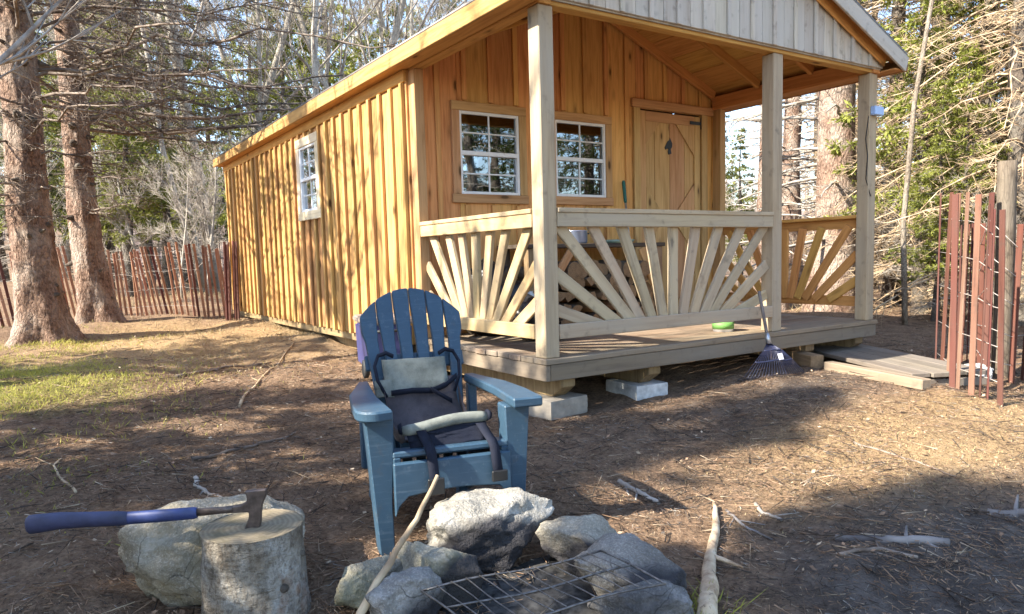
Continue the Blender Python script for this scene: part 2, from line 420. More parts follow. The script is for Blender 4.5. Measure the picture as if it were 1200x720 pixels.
# far wooded hill, all round the clearing's back
HILLM = plain('hillside_brown', (.20, .135, .105), .95, var=.5, scale=.25)
mb = MB(); az = np.linspace(R(-35), R(100), 120); rr = np.linspace(0, 1, 24)
rows = []
for t in rr:
    d = 75+t*160; x = CAM[0]+np.sin(az)*d; y = CAM[1]+np.cos(az)*d
    h = -3+(t**.8)*(17+5*np.sin(az*2.3+.5)+4*np.sin(az*5.1))+1.2*fbm(np.stack([x*.03, y*.03, x*0], 1), 3, 4)
    rows.append(np.stack([x, y, h+np.minimum(gz(x, y), 4)], 1))
loft(mb, rows)
place(tag(bpy.data.objects.new('hill', mb.mesh('hill', HILLM, True)), kind='structure'), Matrix())

# ------------------------------------------------------------------ cabin
W, DP, L = 3.66, 1.883, 6.65
YB = DP+L
SL = .405
ZF, ZTOP = -.06, 2.17                                     # foot of the walls, soffit level
cabin = thing('cabin', 'small pine board-and-batten cabin with covered porch and fan-slat railings', 'cabin', (0, 0, ZF))
def zu(x): return 2.32+SL*min(x, W-x)                     # underside of the roof boards
rng = random.Random(4)

def columns(a, b, pitch, cuts):
    e = set([round(a, 3), round(b, 3)])
    k = a
    while k < b-.03: e.add(round(k, 3)); k += pitch
    for c in cuts:
        if a < c < b: e.add(round(c, 3))
    e = sorted(e); return [(p, q) for p, q in zip(e[:-1], e[1:]) if q-p > .012]
def siding(parent, axis_, off, outward, a, b, pitch, zlo, ztop, openings, mat, sheath, tb=.02, bw=.05, bt=.02, phase=0):
    """boards and battens on a wall; axis_ 0: along X at Y=off, 1: along Y at X=off"""
    def put(name, p, q, z0, z1a, z1b, dep0, dep1):
        g = .0015
        poly = [(p+g-(p+q)/2, z0), (q-g-(p+q)/2, z0), (q-g-(p+q)/2, z1b), (p+g-(p+q)/2, z1a)]
        flat = abs(z1a-z1b) < 1e-6
        c = (p+q)/2; th = dep1-dep0; oc = off+outward*(dep0+dep1)/2
        if flat:
            if axis_ == 0: bbox(name, (p+g, oc-th/2, z0), (q-g, oc+th/2, z1a), mat, parent, 2)
            else: bbox(name, (oc-th/2, p+g, z0), (oc+th/2, q-g, z1a), mat, parent, 2)
        else:
            me = prism_mesh(name, [(x, z) for x, z in poly], th, mat)
            part(name, me, parent, T3(c, oc, 0) if axis_ == 0 else T3(oc, c, 0) @ Matrix.Rotation(R(90), 4, 'Z'))
    cuts = [o[0] for o in openings]+[o[1] for o in openings]
    for p, q in columns(a, b, pitch, cuts):
        iv = [(zlo, None)]
        for o0, o1, z0, z1 in openings:
            if o0 <= (p+q)/2 <= o1:
                new = []
                for s0, s1 in iv:
                    if z0 > s0: new.append((s0, z0))
                    new.append((z1, s1))
                iv = new
        for s0, s1 in iv:
            ta, tb_ = (ztop(p), ztop(q)) if s1 is None else (s1, s1)
            jit = rng.uniform(0, .003)
            if min(ta, tb_)-s0 > .02: put('board', p, q, s0, ta, tb_, 0, tb+jit)
    k = a+phase
    while k < b+.01:
        p, q = max(a, k-bw/2), min(b, k+bw/2); iv = [(zlo-.004, None)]
        for o0, o1, z0, z1 in openings:
            if o0-.07 <= (p+q)/2 <= o1+.07:
                new = []
                for s0, s1 in iv:
                    if z0-.09 > s0: new.append((s0, z0-.09))
                    new.append((z1+.09, s1))
                iv = new
        if q-p > .02:
            for s0, s1 in iv:
                ta, tb_ = (ztop(p)-.002, ztop(q)-.002) if s1 is None else (s1, s1)
                if min(ta, tb_)-s0 > .03: put('batten', p, q, s0, ta, tb_, tb+.0035, tb+bt+rng.uniform(0, .005))
        k += pitch
def sheathing(axis_, off, a, b, z0, ztop, openings, t=.03):
    """inner wall skin around the openings, one mesh"""
    m = MB()
    cuts = sorted(set([a, b, (a+b)/2]+[o[0] for o in openings]+[o[1] for o in openings]))
    for p, q in zip(cuts[:-1], cuts[1:]):
        iv = [(z0, None)]
        for o0, o1, y0, y1 in openings:
            if o0 <= (p+q)/2 <= o1:
                new = []
                for s0, s1 in iv:
                    if y0 > s0+.01: new.append((s0, y0))
                    new.append((y1, s1))
                iv = new
        for s0, s1 in iv:
            ta, tb_ = (ztop(p), ztop(q)) if s1 is None else (s1, s1)
            V = []
            for d in (0, t):
                for u, z in ((p, s0), (q, s0), (q, tb_), (p, ta)): V.append((u, off+d, z) if axis_ == 0 else (off+d, u, z))
            m.add(V, [(0, 1, 2, 3), (7, 6, 5, 4), (0, 4, 5, 1), (1, 5, 6, 2), (2, 6, 7, 3), (3, 7, 4, 0)])
    return m.mesh('wall', DARK)

W1 = (.46, 1.065, 1.195, 1.895); W2 = (1.465, 2.07, 1.20, 1.90); DOOR = (2.49, 3.415, 0.0, 2.10)
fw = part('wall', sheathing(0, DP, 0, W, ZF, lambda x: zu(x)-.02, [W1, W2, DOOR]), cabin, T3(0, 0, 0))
tag(fw, 'porch-side wall with two windows and door')
siding(fw, 0, DP, -1, 0, W, .262, .0, lambda x: zu(x)-.025, [W1, W2, DOOR], FRONT, None, phase=.0)
# corner boards on the porch wall
bbox('corner_board', (-.02, DP-.045, .0), (.075, DP-.0245, ZTOP-.01), FRONT, fw)
bbox('corner_board', (W-.075, DP-.046, .0), (W+.02, DP-.0245, ZTOP-.01), FRONT, fw)
SWIN = (4.075, 4.64, 1.21, 1.92)
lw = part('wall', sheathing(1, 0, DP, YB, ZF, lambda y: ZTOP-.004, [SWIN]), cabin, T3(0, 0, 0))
tag(lw, 'sunlit long side wall with one small window')
siding(lw, 1, 0, -1, DP-.02, YB, .232, ZF, lambda y: 2.072, [SWIN], WALL, None, bw=.05, bt=.03, phase=.02)
bbox('frieze_board', (-.040, DP-.045, 2.075), (-.001, YB, ZTOP-.0), SOFFIT, lw, 1)
rw = part('wall', sheathing(1, W-.03, DP, YB, ZF, lambda y: ZTOP, []), cabin, T3(0, 0, 0))
siding(rw, 1, W, 1, DP, YB, .5, ZF, lambda y: ZTOP, [], WALL, None)
bw_ = part('wall', sheathing(0, YB-.03, .03, W-.03, ZF, lambda x: zu(x)-.02, []), cabin, T3(0, 0, 0))
siding(bw_, 0, YB, 1, 0, W, .5, ZF, lambda x: zu(x)-.025, [], WALL, None)
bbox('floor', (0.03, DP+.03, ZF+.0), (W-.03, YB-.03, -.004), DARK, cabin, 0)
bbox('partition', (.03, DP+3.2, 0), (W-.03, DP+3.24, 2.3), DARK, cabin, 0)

def window(name, M, w, h, trim_mat, trim_w=.075, trim_t=.03, parent=cabin, label=None):
    """local: X across, -Y outward, Z up, origin at the lower left corner of the opening"""
    root = bpy.data.objects.new(name, None); root.empty_display_size = .1; place(root, M, parent)
    if label: root['label'] = label
    def b(n, lo, hi, mat, ax):
        lo = Vector(lo); hi = Vector(hi); c = (lo+hi)/2; d = hi-lo
        if ax == 2: part(n, box_mesh(d.x, d.y, d.z, mat, .003), root, M @ T3(c))
        else: part(n, box_mesh(d.z, d.y, d.x, mat, .003), root, M @ T3(c) @ Matrix.Rotation(R(90), 4, 'Y'))
    o = -.028                                       # face of the siding
    b('trim', (-trim_w, o-trim_t, h), (w+trim_w, o, h+trim_w), trim_mat, 0)
    b('trim', (-trim_w-.01, o-trim_t, -trim_w), (w+trim_w+.01, o, 0), trim_mat, 0)
    b('trim', (-trim_w, o-trim_t+.003, 0.0005), (0, o, h-.0005), trim_mat, 2); b('trim', (w, o-trim_t+.003, 0.0005), (w+trim_w, o, h-.0005), trim_mat, 2)
    fwid = .024; yo = -.045
    b('frame', (0, yo, 0), (fwid, .03, h), WHITE, 2); b('frame', (w-fwid, yo, 0), (w, .03, h), WHITE, 2)
    b('frame', (fwid, yo, 0), (w-fwid, .03, fwid), WHITE, 0); b('frame', (fwid, yo, h-fwid), (w-fwid, .03, h), WHITE, 0)
    hm = h*.5
    b('meeting_rail', (fwid, yo+.004, hm-.018), (w-fwid, .02, hm+.018), WHITE, 0)
    for s, (z0, z1, yy) in enumerate(((fwid, hm-.018, -.012), (hm+.018, h-fwid, -.024))):
        zc = (z0+z1)/2
        b('muntin', (w/2-.007, yy-.008, z0), (w/2+.007, yy+.012, z1), WHITE, 2)
        for x0, x1 in ((fwid, w/2-.007), (w/2+.007, w-fwid)):
            b('muntin', (x0, yy-.007, zc-.006), (x1, yy+.011, zc+.006), WHITE, 0)
            for a, c in ((z0, zc-.006), (zc+.006, z1)):
                part('pane', box_mesh(x1-x0, .004, c-a, GLASS, 0), root, M @ T3((x0+x1)/2, yy+.002, (a+c)/2))
    return root
window('window', T3(W1[0], DP, W1[2]), W1[1]-W1[0], W1[3]-W1[2], TRIM, label='left porch window with white grid and reflected trees')
window('window', T3(W2[0], DP, W2[2]), W2[1]-W2[0], W2[3]-W2[2], TRIM, label='porch window beside the door, partly behind the corner post')
ws = window('window', T3(0, SWIN[1], SWIN[2]) @ Matrix.Rotation(R(-90), 4, 'Z'), SWIN[1]-SWIN[0], SWIN[3]-SWIN[2], SUNTRIM, .095, .03, label='narrow window in the sunlit long side wall')
# a blue ornament hanging in the porch window, a white one in the side window
def small_ball(name, c, r, mat, parent, sq=1.0):
    bm = bmesh.new(); bmesh.ops.create_icosphere(bm, subdivisions=2, radius=r)
    for v in bm.verts: v.co.z *= sq; v.co *= 1+.12*math.sin(v.co.x*90+v.co.z*70)
    me = bpy.data.meshes.new(name); bm.to_mesh(me); bm.free(); me.materials.append(mat)
    return place(bpy.data.objects.new(name, me), T3(c), parent)
BLUE = plain('blue_plastic', (.05, .09, .55), .4)
tag(small_ball('ornament', (1.60, DP+.07, 1.44), .042, BLUE, None), 'round blue ornament hanging behind the window glass beside the porch door', 'ornament')
tag(small_ball('ornament', (.06, 4.22, 1.70), .05, WHITE, None, .8), 'white ornament hung in the side wall window', 'ornament')

# door
door = bpy.data.objects.new('door', None); place(door, T3(DOOR[0], DP, 0), cabin)
x0, x1, zt = DOOR[0]+.035, DOOR[1]-.02, DOOR[3]-.02
for k in range(4):
    a = x0+(x1-x0)*k/4; b = x0+(x1-x0)*(k+1)/4
    bbox('door_board', (a+.002, DP-.018, .012), (b-.002, DP+.008, zt), TRIM, door)
yo = DP-.0375
bbox('stile', (x0, yo, .012), (x0+.085, DP-.0185, zt), TRIM, door); bbox('stile', (x1-.085, yo, .012), (x1, DP-.0185, zt), TRIM, door)
for z0, z1 in ((zt-.10, zt), (.95, 1.07), (.012, .12)):
    bbox('cross_rail', (x0+.0855, yo+.001, z0), (x1-.0855, DP-.0185, z1), TRIM, door, 0)
xi0, xi1 = x0+.086, x1-.086
def corner(cx, cz, sx, sz, s=.22):
    me = prism_mesh('brace', [(0, 0), (sx*s, 0), (0, sz*s*1.15)], .017, TRIM)
    part('brace', me, door, T3(cx, DP-.0275, cz))
for (za, zb) in ((1.071, zt-.101), (.121, .949)):
    corner(xi0, zb, 1, -1, .2); corner(xi1, zb, -1, -1, .27); corner(xi0, za, 1, 1, .22); corner(xi1, za, -1, 1, .27)
for z in (zt-.07, 1.0):
    hp = [(0, .035), (-.05, .045), (-.05, -.045), (0, -.035), (0, -.012), (.0, .012)]
    plank('hinge', (x1-.16, yo-.006, z), (x1+.005, yo-.006, z), .035, .006, (0, 1, 0), BLACKM, door, .002)
    plank('hinge', (x1+.02, yo-.009, z-.06), (x1+.02, yo-.009, z+.06), .05, .006, (0, 1, 0), BLACKM, door, .002)
horse = [(-.01, -.10), (.045, -.085), (.03, -.03), (.055, .0), (.06, .045), (.035, .085), (.02, .115), (.01, .085), (-.02, .07), (-.045, .03), (-.075, -.015), (-.06, -.04), (-.03, -.02), (-.005, -.035), (-.02, -.06)]
tag(part('emblem', prism_mesh('emblem', [(x*.8, z*.8) for x, z in horse], .006, BLACKM, 0), door, T3(2.945, DP-.0225, 1.745)), 'black horse head emblem')
dt = bpy.data.objects.new('door_frame', None); place(dt, T3(DOOR[0], DP, 0), cabin)
bbox('trim', (DOOR[0]-.075, DP-.062, 2.101), (W-.08, DP-.028, 2.185), TRIM, dt, 0)
bbox('trim', (DOOR[0]-.055, DP-.058, .003), (DOOR[0]+.03, DP-.028, 2.1), TRIM, dt); bbox('trim', (DOOR[1]-.012, DP-.058, .003), (DOOR[1]+.075, DP-.028, 2.1), TRIM, dt)

# roof
OV, OF = .135, .16
YR0, YR1 = -OF, YB+.12
roof = None
for side in (0, 1):
    xe = -OV if side == 0 else W+OV; xr = W/2
    m = MB()
    def q(x, dz): return 2.32+SL*(x if side == 0 else W-x)+dz
    V = [(x, y, q(x, dz)) for dz in (.022, .05) for x, y in ((xe, YR0), (xr, YR0), (xr, YR1), (xe, YR1))]
    fs = [(3, 2, 1, 0), (4, 5, 6, 7), (0, 1, 5, 4), (1, 2, 6, 5), (2, 3, 7, 6), (3, 0, 4, 7)]
    if side: fs = [f[::-1] for f in fs]
    m.add(V, fs)
    rf = part('roof', m.mesh('roof', ROOFM), cabin, T3(0, 0, 0)); WM[rf] = Matrix.Identity(4)
    rf.matrix_basis = WM[cabin].inverted() @ T3(0, 0, 0)
    if side == 0: roof = rf
    sg = 1 if side == 0 else -1
    nrm = Vector((-sg*SL, 0, 1)).normalized()
    # roof boards on the underside (porch ceiling): courses along Y
    nb = 7; xa = xe+sg*.03
    for k in range(nb):
        a = xa+(xr-xa)*k/nb; b = xa+(xr-xa)*(k+1)/nb; mid = (a+b)/2
        wv = math.hypot(b-a, (b-a)*SL)-.004
        plank('ceiling_board', (mid, YR0+.035, q(mid, .0095)), (mid, DP+.3, q(mid, .0095)), wv, .02, nrm, SOFFIT, rf)
    plank('roof_board', ((xa+xr)/2, DP+.302, q((xa+xr)/2, .0095)), ((xa+xr)/2, YR1-.03, q((xa+xr)/2, .0095)), math.hypot(xr-xa, (xr-xa)*SL), .02, nrm, SOFFIT, rf)
    for y in (.62, 1.23, DP-.075):
        xs_, xe_ = (W-.09 if side else .09), xr
        plank('rafter', (xs_, y, q(xs_, -.045)), (xe_-sg*.012, y, q(xe_, -.045)), .085, .04, (0, 1, 0), SOFFIT, rf)
    # fascia, soffit, rake
    fx = xe-sg*.002
    bbox('fascia', (min(fx, fx-sg*.02), YR0+.001, 2.165), (max(fx, fx-sg*.02), YR1, q(xe, .018)), SOFFIT if 0 else WALL, rf, 1)
    s0, s1 = sorted((xe, 0-.001 if side == 0 else W+.001))
    bbox('soffit', (s0+.001, YR0+.03, 2.172), (s1, YR1-.03, 2.187), SOFFIT, rf, 1)
    xk = xe-sg*.001
    plank('rake_board', (xk, YR0+.006, q(xk, -.045)), (xr, YR0+.006, q(xr, -.045)), .13, .022, (0, 1, 0), GABLE, rf)
    plank('rake_soffit', (xe+sg*.03, YR0+.075, q(xe+sg*.03, -.02)), (xr, YR0+.075, q(xr, -.02)), .112, .016, nrm, SOFFIT, rf)
    plank('rake_trim', (0.02 if side == 0 else W-.02, -.052, q(0.02 if side == 0 else W-.02, -.075)), (xr-sg*.01, -.052, q(xr, -.075)), .10, .018, (0, 1, 0), SOFFIT, rf)
# gable end over the porch
gm = MB(); V = [(x, y, z) for y in (-.001, .012) for x, z in ((0, 2.19), (W, 2.19), (W, zu(W)-.03), (W/2, zu(W/2)-.03), (0, zu(0)-.03))]
gm.add(V, [(0, 1, 2, 4), (5, 9, 7, 6)], [(2, 3, 4), (7, 9, 8)])
gable = part('gable', gm.mesh('gable', GABLE), cabin, T3(0, 0, 0)); WM[gable] = T3(0, 0, 0)
siding(gable, 0, -.002, -1, 0.0, W, .255, 2.20, lambda x: zu(x)-.03, [], GABLE, None, tb=.018, bw=.04, bt=.018, phase=.13)
# beams
bbox('beam', (.10, .017, 2.165), (W-.10, .105, 2.31), SOFFIT, cabin, 0)
bbox('beam', (.003, .0, 2.163), (.0985, DP-.05, 2.30), SOFFIT, cabin, 1)
bbox('beam', (W-.0985, .0, 2.163), (W-.003, DP-.05, 2.30), SOFFIT, cabin, 1)
# posts
for x in (.012, 2.232, W-.122):
    bbox('post', (x, .02, .0005), (x+.112, .135, 2.162), POST, cabin, 2, .006)
bbox('post', (.0, DP-.155, .0005), (.085, DP-.048, 2.162), TRIM, cabin); bbox('post', (W-.085, DP-.155, .0005), (W, DP-.048, 2.162), TRIM, cabin)
# deck
dk = bpy.data.objects.new('deck', None); place(dk, T3(0, 0, -.035), cabin)
nb = 13
for k in range(nb):
    a = -.012+(DP+.0-(-.012))*k/nb; b = -.012+(DP+.012)*(k+1)/nb
    dx = rng.uniform(-.006, .006); dz = rng.uniform(-.002, .002)
    bbox('deck_board', (-.012+dx, a+.003, -.036+dz), (W+.012+dx, min(b, DP-.001)-.003, 0+dz), DECK, dk, 0)
bbox('rim_board', (-.003, .0, -.142), (.034, DP, -.0385), RIM, dk, 1); bbox('rim_board', (W-.035, .0, -.142), (W+.003, DP, -.0385), RIM, dk, 1)
bbox('rim_board', (.0345, -.004, -.142), (W-.0355, .034, -.0385), RIM, dk, 0)
for k in range(1, 6): bbox('joist', (.036, k*.31, -.14), (W-.036, k*.31+.04, -.0385), SKID, dk, 0)
bbox('rim_board', (-.005, DP+.002, -.14), (.03, YB, ZF-.003), SKID, dk, 1)
for x in (.215, .985, 2.78, 3.50):
    me = prism_mesh('skid', [(.06, .0), (.06, -.06), (.17, -.135), (YB, -.135), (YB, 0)], .115, SKID, .004)
    part('skid', me, cabin, T3(x, 0, -.1435) @ Matrix.Rotation(R(90), 4, 'Z'))
# railings
def fan(n_side=6):
    return
def railing(kind):
    rl = bpy.data.objects.new('railing', None)
    if kind == 'front': a, b, cst, nrm, ax, zr = .125, 2.231, .055, (0, -1, 0), 0, 1
    elif kind == 'left': a, b, cst, nrm, ax, zr = .136, DP-.156, .045, (-1, 0, 0), 1, 1
    else: a, b, cst, nrm, ax, zr = .136, DP-.156, W-.045, (1, 0, 0), 1, 1
    place(rl, T3((a+b)/2 if ax == 0 else cst, cst if ax == 0 else (a+b)/2, 0), cabin)
    tag(rl, {'front': 'front railing with weathered sunburst slats', 'left': 'sunlit side railing with fan slats', 'right': 'shaded brown side railing with fan slats'}[kind])
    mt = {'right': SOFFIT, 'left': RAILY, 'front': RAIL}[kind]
    def pt(u, z, d): return (u, cst-d, z) if ax == 0 else ((cst-d, u, z) if kind == 'left' else (cst+d, u, z))
    outw = .022
    plank('top_rail', pt(a, .872, outw), pt(b, .872, outw), .088, .036, nrm, mt, rl)
    plank('cap_rail', pt(a, .931, .0), pt(b, .931, .0), .03, .095, nrm, mt, rl)
    plank('bottom_rail', pt(a, .163, outw), pt(b, .163, outw), .092, .036, nrm, mt, rl)
    c = (a+b)/2; hw = (b-a)/2
    if kind == 'front': tb = [(0, 0), (.245, .093), (.495, .196), (.75, .30), (1.02, .385)]; ends = [(.54, .51), (.30, .66)]
    else: tb = [(0, 0), (.21, .075), (.42, .155), (.70, .235)]; ends = [(.60, .34), (.36, .49)]
    lst = []
    for t, bt in tb:
        for s in ((1,) if t == 0 else (1, -1)): lst.append(((c+s*min(t, hw-.03), .85), (c+s*bt, .17)))
    for z, bt in ends:
        for s in (1, -1): lst.append(((c+s*(hw-.012), z), (c+s*bt, .17)))
    for k, (p, q_) in enumerate(lst):
        d = 0.003+.0*(k % 2)
        d0 = -.016 - .0
        plank('slat', pt(p[0]+rng.uniform(-.008, .008), p[1], d0), pt(q_[0], q_[1], d0), .080+rng.uniform(-.004, .004), .034-.0012*k, nrm, mt, rl)
railing('front'); railing('left'); railing('right')

# pale blue notice box on the corner post, wire below it
PALEBLUE = plain('pale_blue_plastic', (.32, .46, .72), .45)
nb_ = thing('post_box', 'small pale blue box fixed to the rightmost porch post with a dangling wire', 'box', (W-.05, .0, 1.85))
bbox('case', (W-.118, -.03, 1.80), (W+.02, .0185, 1.875), PALEBLUE, nb_, 0, .006)
m = MB(); tube(m, [(W-.12, .03, 1.80), (W-.127, .05, 1.6), (W-.126, .03, 1.45), (W-.13, .04, 1.25), (W-.1, .01, 1.1)], .004, 5); part('wire', m.mesh('wire', BLACKM), nb_, T3(0, 0, 0))

# ------------------------------------------------------------------ foundation blocks
def block(label, lo, hi, rz=0, mat=CONC):
    lo, hi = Vector(lo), Vector(hi); d = hi-lo
    bm = bmesh.new(); bmesh.ops.create_cube(bm, size=1)
    bmesh.ops.subdivide_edges(bm, edges=bm.edges[:], cuts=7, use_grid_fill=True)
    V = np.array([v.co for v in bm.verts]); N = fbm(V*4+lo.x*9, 3, 8)
    for v, n in zip(bm.verts, N):
        e = sum(abs(abs(c)-.5) < .01 for c in v.co); k = 1-.01*max(0, e-1)+n*.006
        v.co = (v.co.x*d.x*k, v.co.y*d.y*k, v.co.z*d.z*k)
    me = bpy.data.meshes.new('block'); bm.to_mesh(me); bm.free(); me.materials.append(mat)
    return tag(place(bpy.data.objects.new('concrete_block', me), T3((lo+hi)/2) @ Matrix.Rotation(rz, 4, 'Z')), label, 'block')
block('pale concrete cap block under the porch corner skid', (.02, .05, -.40), (.36, .45, -.2805), R(8))
block('white concrete cap block under the second porch skid', (.85, .07, -.385), (1.13, .45, -.2805), R(-5), plain('white_concrete', (.50, .495, .48), .9, var=.3, scale=20, bump=.4))

# ------------------------------------------------------------------ porch contents
def atY(px, py, Y):
    d = ray(px, py); return CAM+d*(Y-CAM[1])/d[1]
bench = thing('bench', 'dark wooden bench over the firewood under the porch window', 'bench', (1.6, 1.5, 0))
for k in range(3): bbox('top_board', (.78, 1.33+k*.16, .715), (2.36, 1.33+k*.16+.155, .75), BENCH, bench, 0)
for x in (.80, 2.27):
    for y in (1.35, 1.73): bbox('leg', (x, y, .001), (x+.07, y+.07, .714), BENCH if y > 1.5 else SKID, bench)
plank('brace', (.84, 1.34, .15), (1.25, 1.34, .70), .07, .03, (0, 1, 0), TRIM, bench)
plank('brace', (2.22, 1.34, .35), (2.05, 1.34, .70), .06, .03, (0, 1, 0), TRIM, bench)

LOGBARK = bark('log_bark', (.10, .075, .055), (.22, .17, .125), (.30, .26, .21), (14, 14, 5), .5, .008)
def ring_mat(name, a, b, dirt):
    m = NT(name); o = m.coord(); ln = m.n('VectorMath', operation='LENGTH')
    mp = m.n('Mapping'); mp.inputs['Scale'].default_value = (1, 1, 0); m.l(o, mp.inputs[0]); m.l(mp.outputs[0], ln.inputs[0])
    w = m.math('ADD', ln.outputs['Value'], m.math('MULTIPLY', m.noise(o, 9, 3), .03))
    rg = m.math('SINE', m.math('MULTIPLY', w, 420)); c = m.mix(m.math('MULTIPLY', m.math('ADD', rg, 1), .28), a, b)
    c = m.mix(m.ramp(m.noise(o, 14, 5, .7), [(.48, 0), (.66, .75)]), c, dirt); m.col(c); m.bump(m.noise(o, 60, 4), .35, .006)
    return m.set(Roughness=.9, Specular_IOR_Level=.15)
CUT = ring_mat('cut_log_end', (.25, .165, .095), (.16, .095, .05), (.08, .055, .035))
SPLIT = wood('split_firewood', (.28, .18, .10), (.16, .095, .05), .35, .6)
def log_mesh(seed, split):
    r = random.Random(seed); m = MB(); n = 10; rad = .058+r.random()*.02
    th = np.arange(n)/n*2*np.pi
    if split: th = np.linspace(0, math.pi*.55, n-1); ring = np.concatenate([[(0, 0)], np.stack([np.cos(th), np.sin(th)], 1)*rad*1.35])-np.array([rad*.45, rad*.45])
    else: ring = np.stack([np.cos(th), np.sin(th)], 1)*rad*(1+.1*np.array([r.uniform(-1, 1) for _ in th]))[:, None]
    k = 4; ln = .40+r.random()*.06
    V = []
    for q in range(k):
        t = -ln/2+ln*q/(k-1); sc = 1+r.uniform(-.05, .05)
        V += [(x*sc, y*sc, t) for x, y in ring]
    n = len(ring); i = np.arange(k-1)[:, None]*n; j = np.arange(n)[None]; j2 = (j+1) % n
    Q = np.stack([i+j, i+j2, i+n+j2, i+n+j], -1).reshape(-1, 4)
    mi = np.array([(1 if split and (jj in (0, n-1)) else 0) for _ in range(k-1) for jj in range(n)])
    m.add(V, Q, None, mi)
    c = np.mean(ring, axis=0); j = np.arange(n); j2 = (j+1) % n
    for e, z in ((0, -ln/2), (k-1, ln/2)):
        base = m.n; ringv = [V[e*n+q] for q in range(n)]
        m.add(ringv+[(c[0], c[1], z)], None, np.stack([np.full(n, n), j2, j] if e == 0 else [np.full(n, n), j, j2], 1), 2)
    return m.mesh('firewood_log', [LOGBARK, SPLIT, CUT])
logs = [log_mesh(k, k % 2 == 1) for k in range(8)]
rl = random.Random(11); z = .07; row = 0; cnt = 0
while z < .62:
    x = .95+rl.uniform(0, .06)+(row % 2)*.06
    while x < 2.2-.10*max(0, row-3):
        k = rl.randrange(8)
        o = bpy.data.objects.new('firewood_log', logs[k])
        M = T3(x, 1.58+rl.uniform(-.06, .05), z+rl.uniform(-.008, .008)) @ Matrix.Rotation(R(90)+rl.uniform(-.06, .06), 4, 'X') @ Matrix.Rotation(rl.uniform(0, 6.28), 4, 'Z')
        tag(place(o, M), 'piece of split firewood stacked under the dark porch bench', 'firewood', 'firewood stacked under the bench'); cnt += 1
        x += .125+rl.uniform(0, .02)
    z += .112; row += 1
BLACKP = NT('black_plastic'); _g = BLACKP.noise(BLACKP.coord(), 9, 5, .6); BLACKP.bump(_g, .8, .03); BLACKP.col((.012, .012, .014)); BLACKP = BLACKP.set(Roughness=.32)
def lump(name, c, dims, seed, mat, amp=.22, sub=4, fr=3.0, ground=True):
    bm = bmesh.new(); bmesh.ops.create_icosphere(bm, subdivisions=sub, radius=1)
    V = np.array([v.co for v in bm.verts]); N = fbm(V*fr+seed*5.1, 4, seed); V = V*(1+amp*N)[:, None]*np.array(dims)/2
    for v, p in zip(bm.verts, V): v.co = p
    for f in bm.faces: f.smooth = True
    me = bpy.data.meshes.new(name); bm.to_mesh(me); bm.free(); me.materials.append(mat)
    return place(bpy.data.objects.new(name, me), T3(c))
tag(lump('plastic_bag', (.52, 1.52, .30), (.5, .5, .60), 3, BLACKP, .28), 'tall crumpled black plastic bag behind the side railing slats', 'bag')
tag(lump('plastic_bag', (.62, .95, .16), (.42, .42, .33), 8, BLACKP, .28), 'low black plastic bag on the deck near the corner post', 'bag')
TARP = plain('white_tarp', (.62, .68, .70), .6, var=.15, scale=8)
tag(lump('folded_tarp', (.78, 1.40, .16), (.22, .3, .36), 5, TARP, .3), 'pale folded tarp wedged between black bag and firewood', 'tarp')
# pot and tray on the bench
def lathe(mb, prof, n=24, m=0):
    th = np.arange(n)/n*2*np.pi
    rows = [np.stack([r*np.cos(th), r*np.sin(th), np.full(n, z)], 1) for r, z in prof]; loft(mb, rows, True, m)
STEEL = plain('steel_enamel', (.32, .38, .52), .3, .6)
pot = thing('cooking_pot', 'blue-grey enamel pot standing on the dark porch bench', 'pot', (1.42, 1.5, .7505))
m = MB(); lathe(m, [(0, 0), (.095, 0), (.105, .02), (.105, .11), (.11, .115), (.098, .112), (.095, .02), (0, .015)]); part('body', m.mesh('body', STEEL, True), pot)
m = MB(); tube(m, [(.10, 0, .09), (.14, -.03, .09), (.15, 0, .088), (.14, .03, .09), (.10, .005, .09)], .005, 6); part('handle', m.mesh('handle', BLACKM, True), pot)
tray = thing('tray', 'flat greenish tray lying on the dark porch bench', 'tray', (1.85, 1.47, .7505))
m = MB(); lathe(m, [(0, .004), (.16, .004), (.18, .03), (.185, .03), (.165, 0), (0, 0)]); part('dish', m.mesh('dish', plain('green_enamel', (.20, .28, .22), .4, var=.2), True), tray)
# broom / tool with green grip beside the door
tool = thing('garden_tool', 'slim tool with green grip leaning beside the porch door', 'tool', (2.27, 1.72, 0))
A = Vector((2.29, 1.66, .0)); B = Vector((2.27, 1.812, 1.37)); mid = A.lerp(B, .84)
m = MB(); tube(m, [A, A.lerp(B, .5), mid], .011, 8); part('shaft', m.mesh('shaft', plain('dull_steel', (.45, .42, .40), .4, .5), True), tool, T3(0, 0, 0))
m = MB(); tube(m, [mid, mid.lerp(B, .1), mid.lerp(B, .9), B], [.013, .017, .018, .012], 10); part('grip', m.mesh('grip', plain('green_rubber', (.01, .12, .10), .6), True), tool, T3(0, 0, 0))
# white tub with green band on deck
tub = thing('tub', 'white plastic tub with a bright green band on the deck behind the rake', 'tub', T3(2.02, .34, .0015) @ Matrix.Scale(.7, 4))
m = MB(); lathe(m, [(0, 0), (.115, 0), (.125, .16), (.132, .165), (.132, .18), (.118, .18), (.11, .02), (0, .015)], 28); part('body', m.mesh('body', WHITE, True), tub)
m = MB(); lathe(m, [(.1178, .03), (.1225, .03), (.127, .11), (.1222, .11)], 28); part('band', m.mesh('band', plain('green_print', (.12, .28, .07), .6), True), tub)

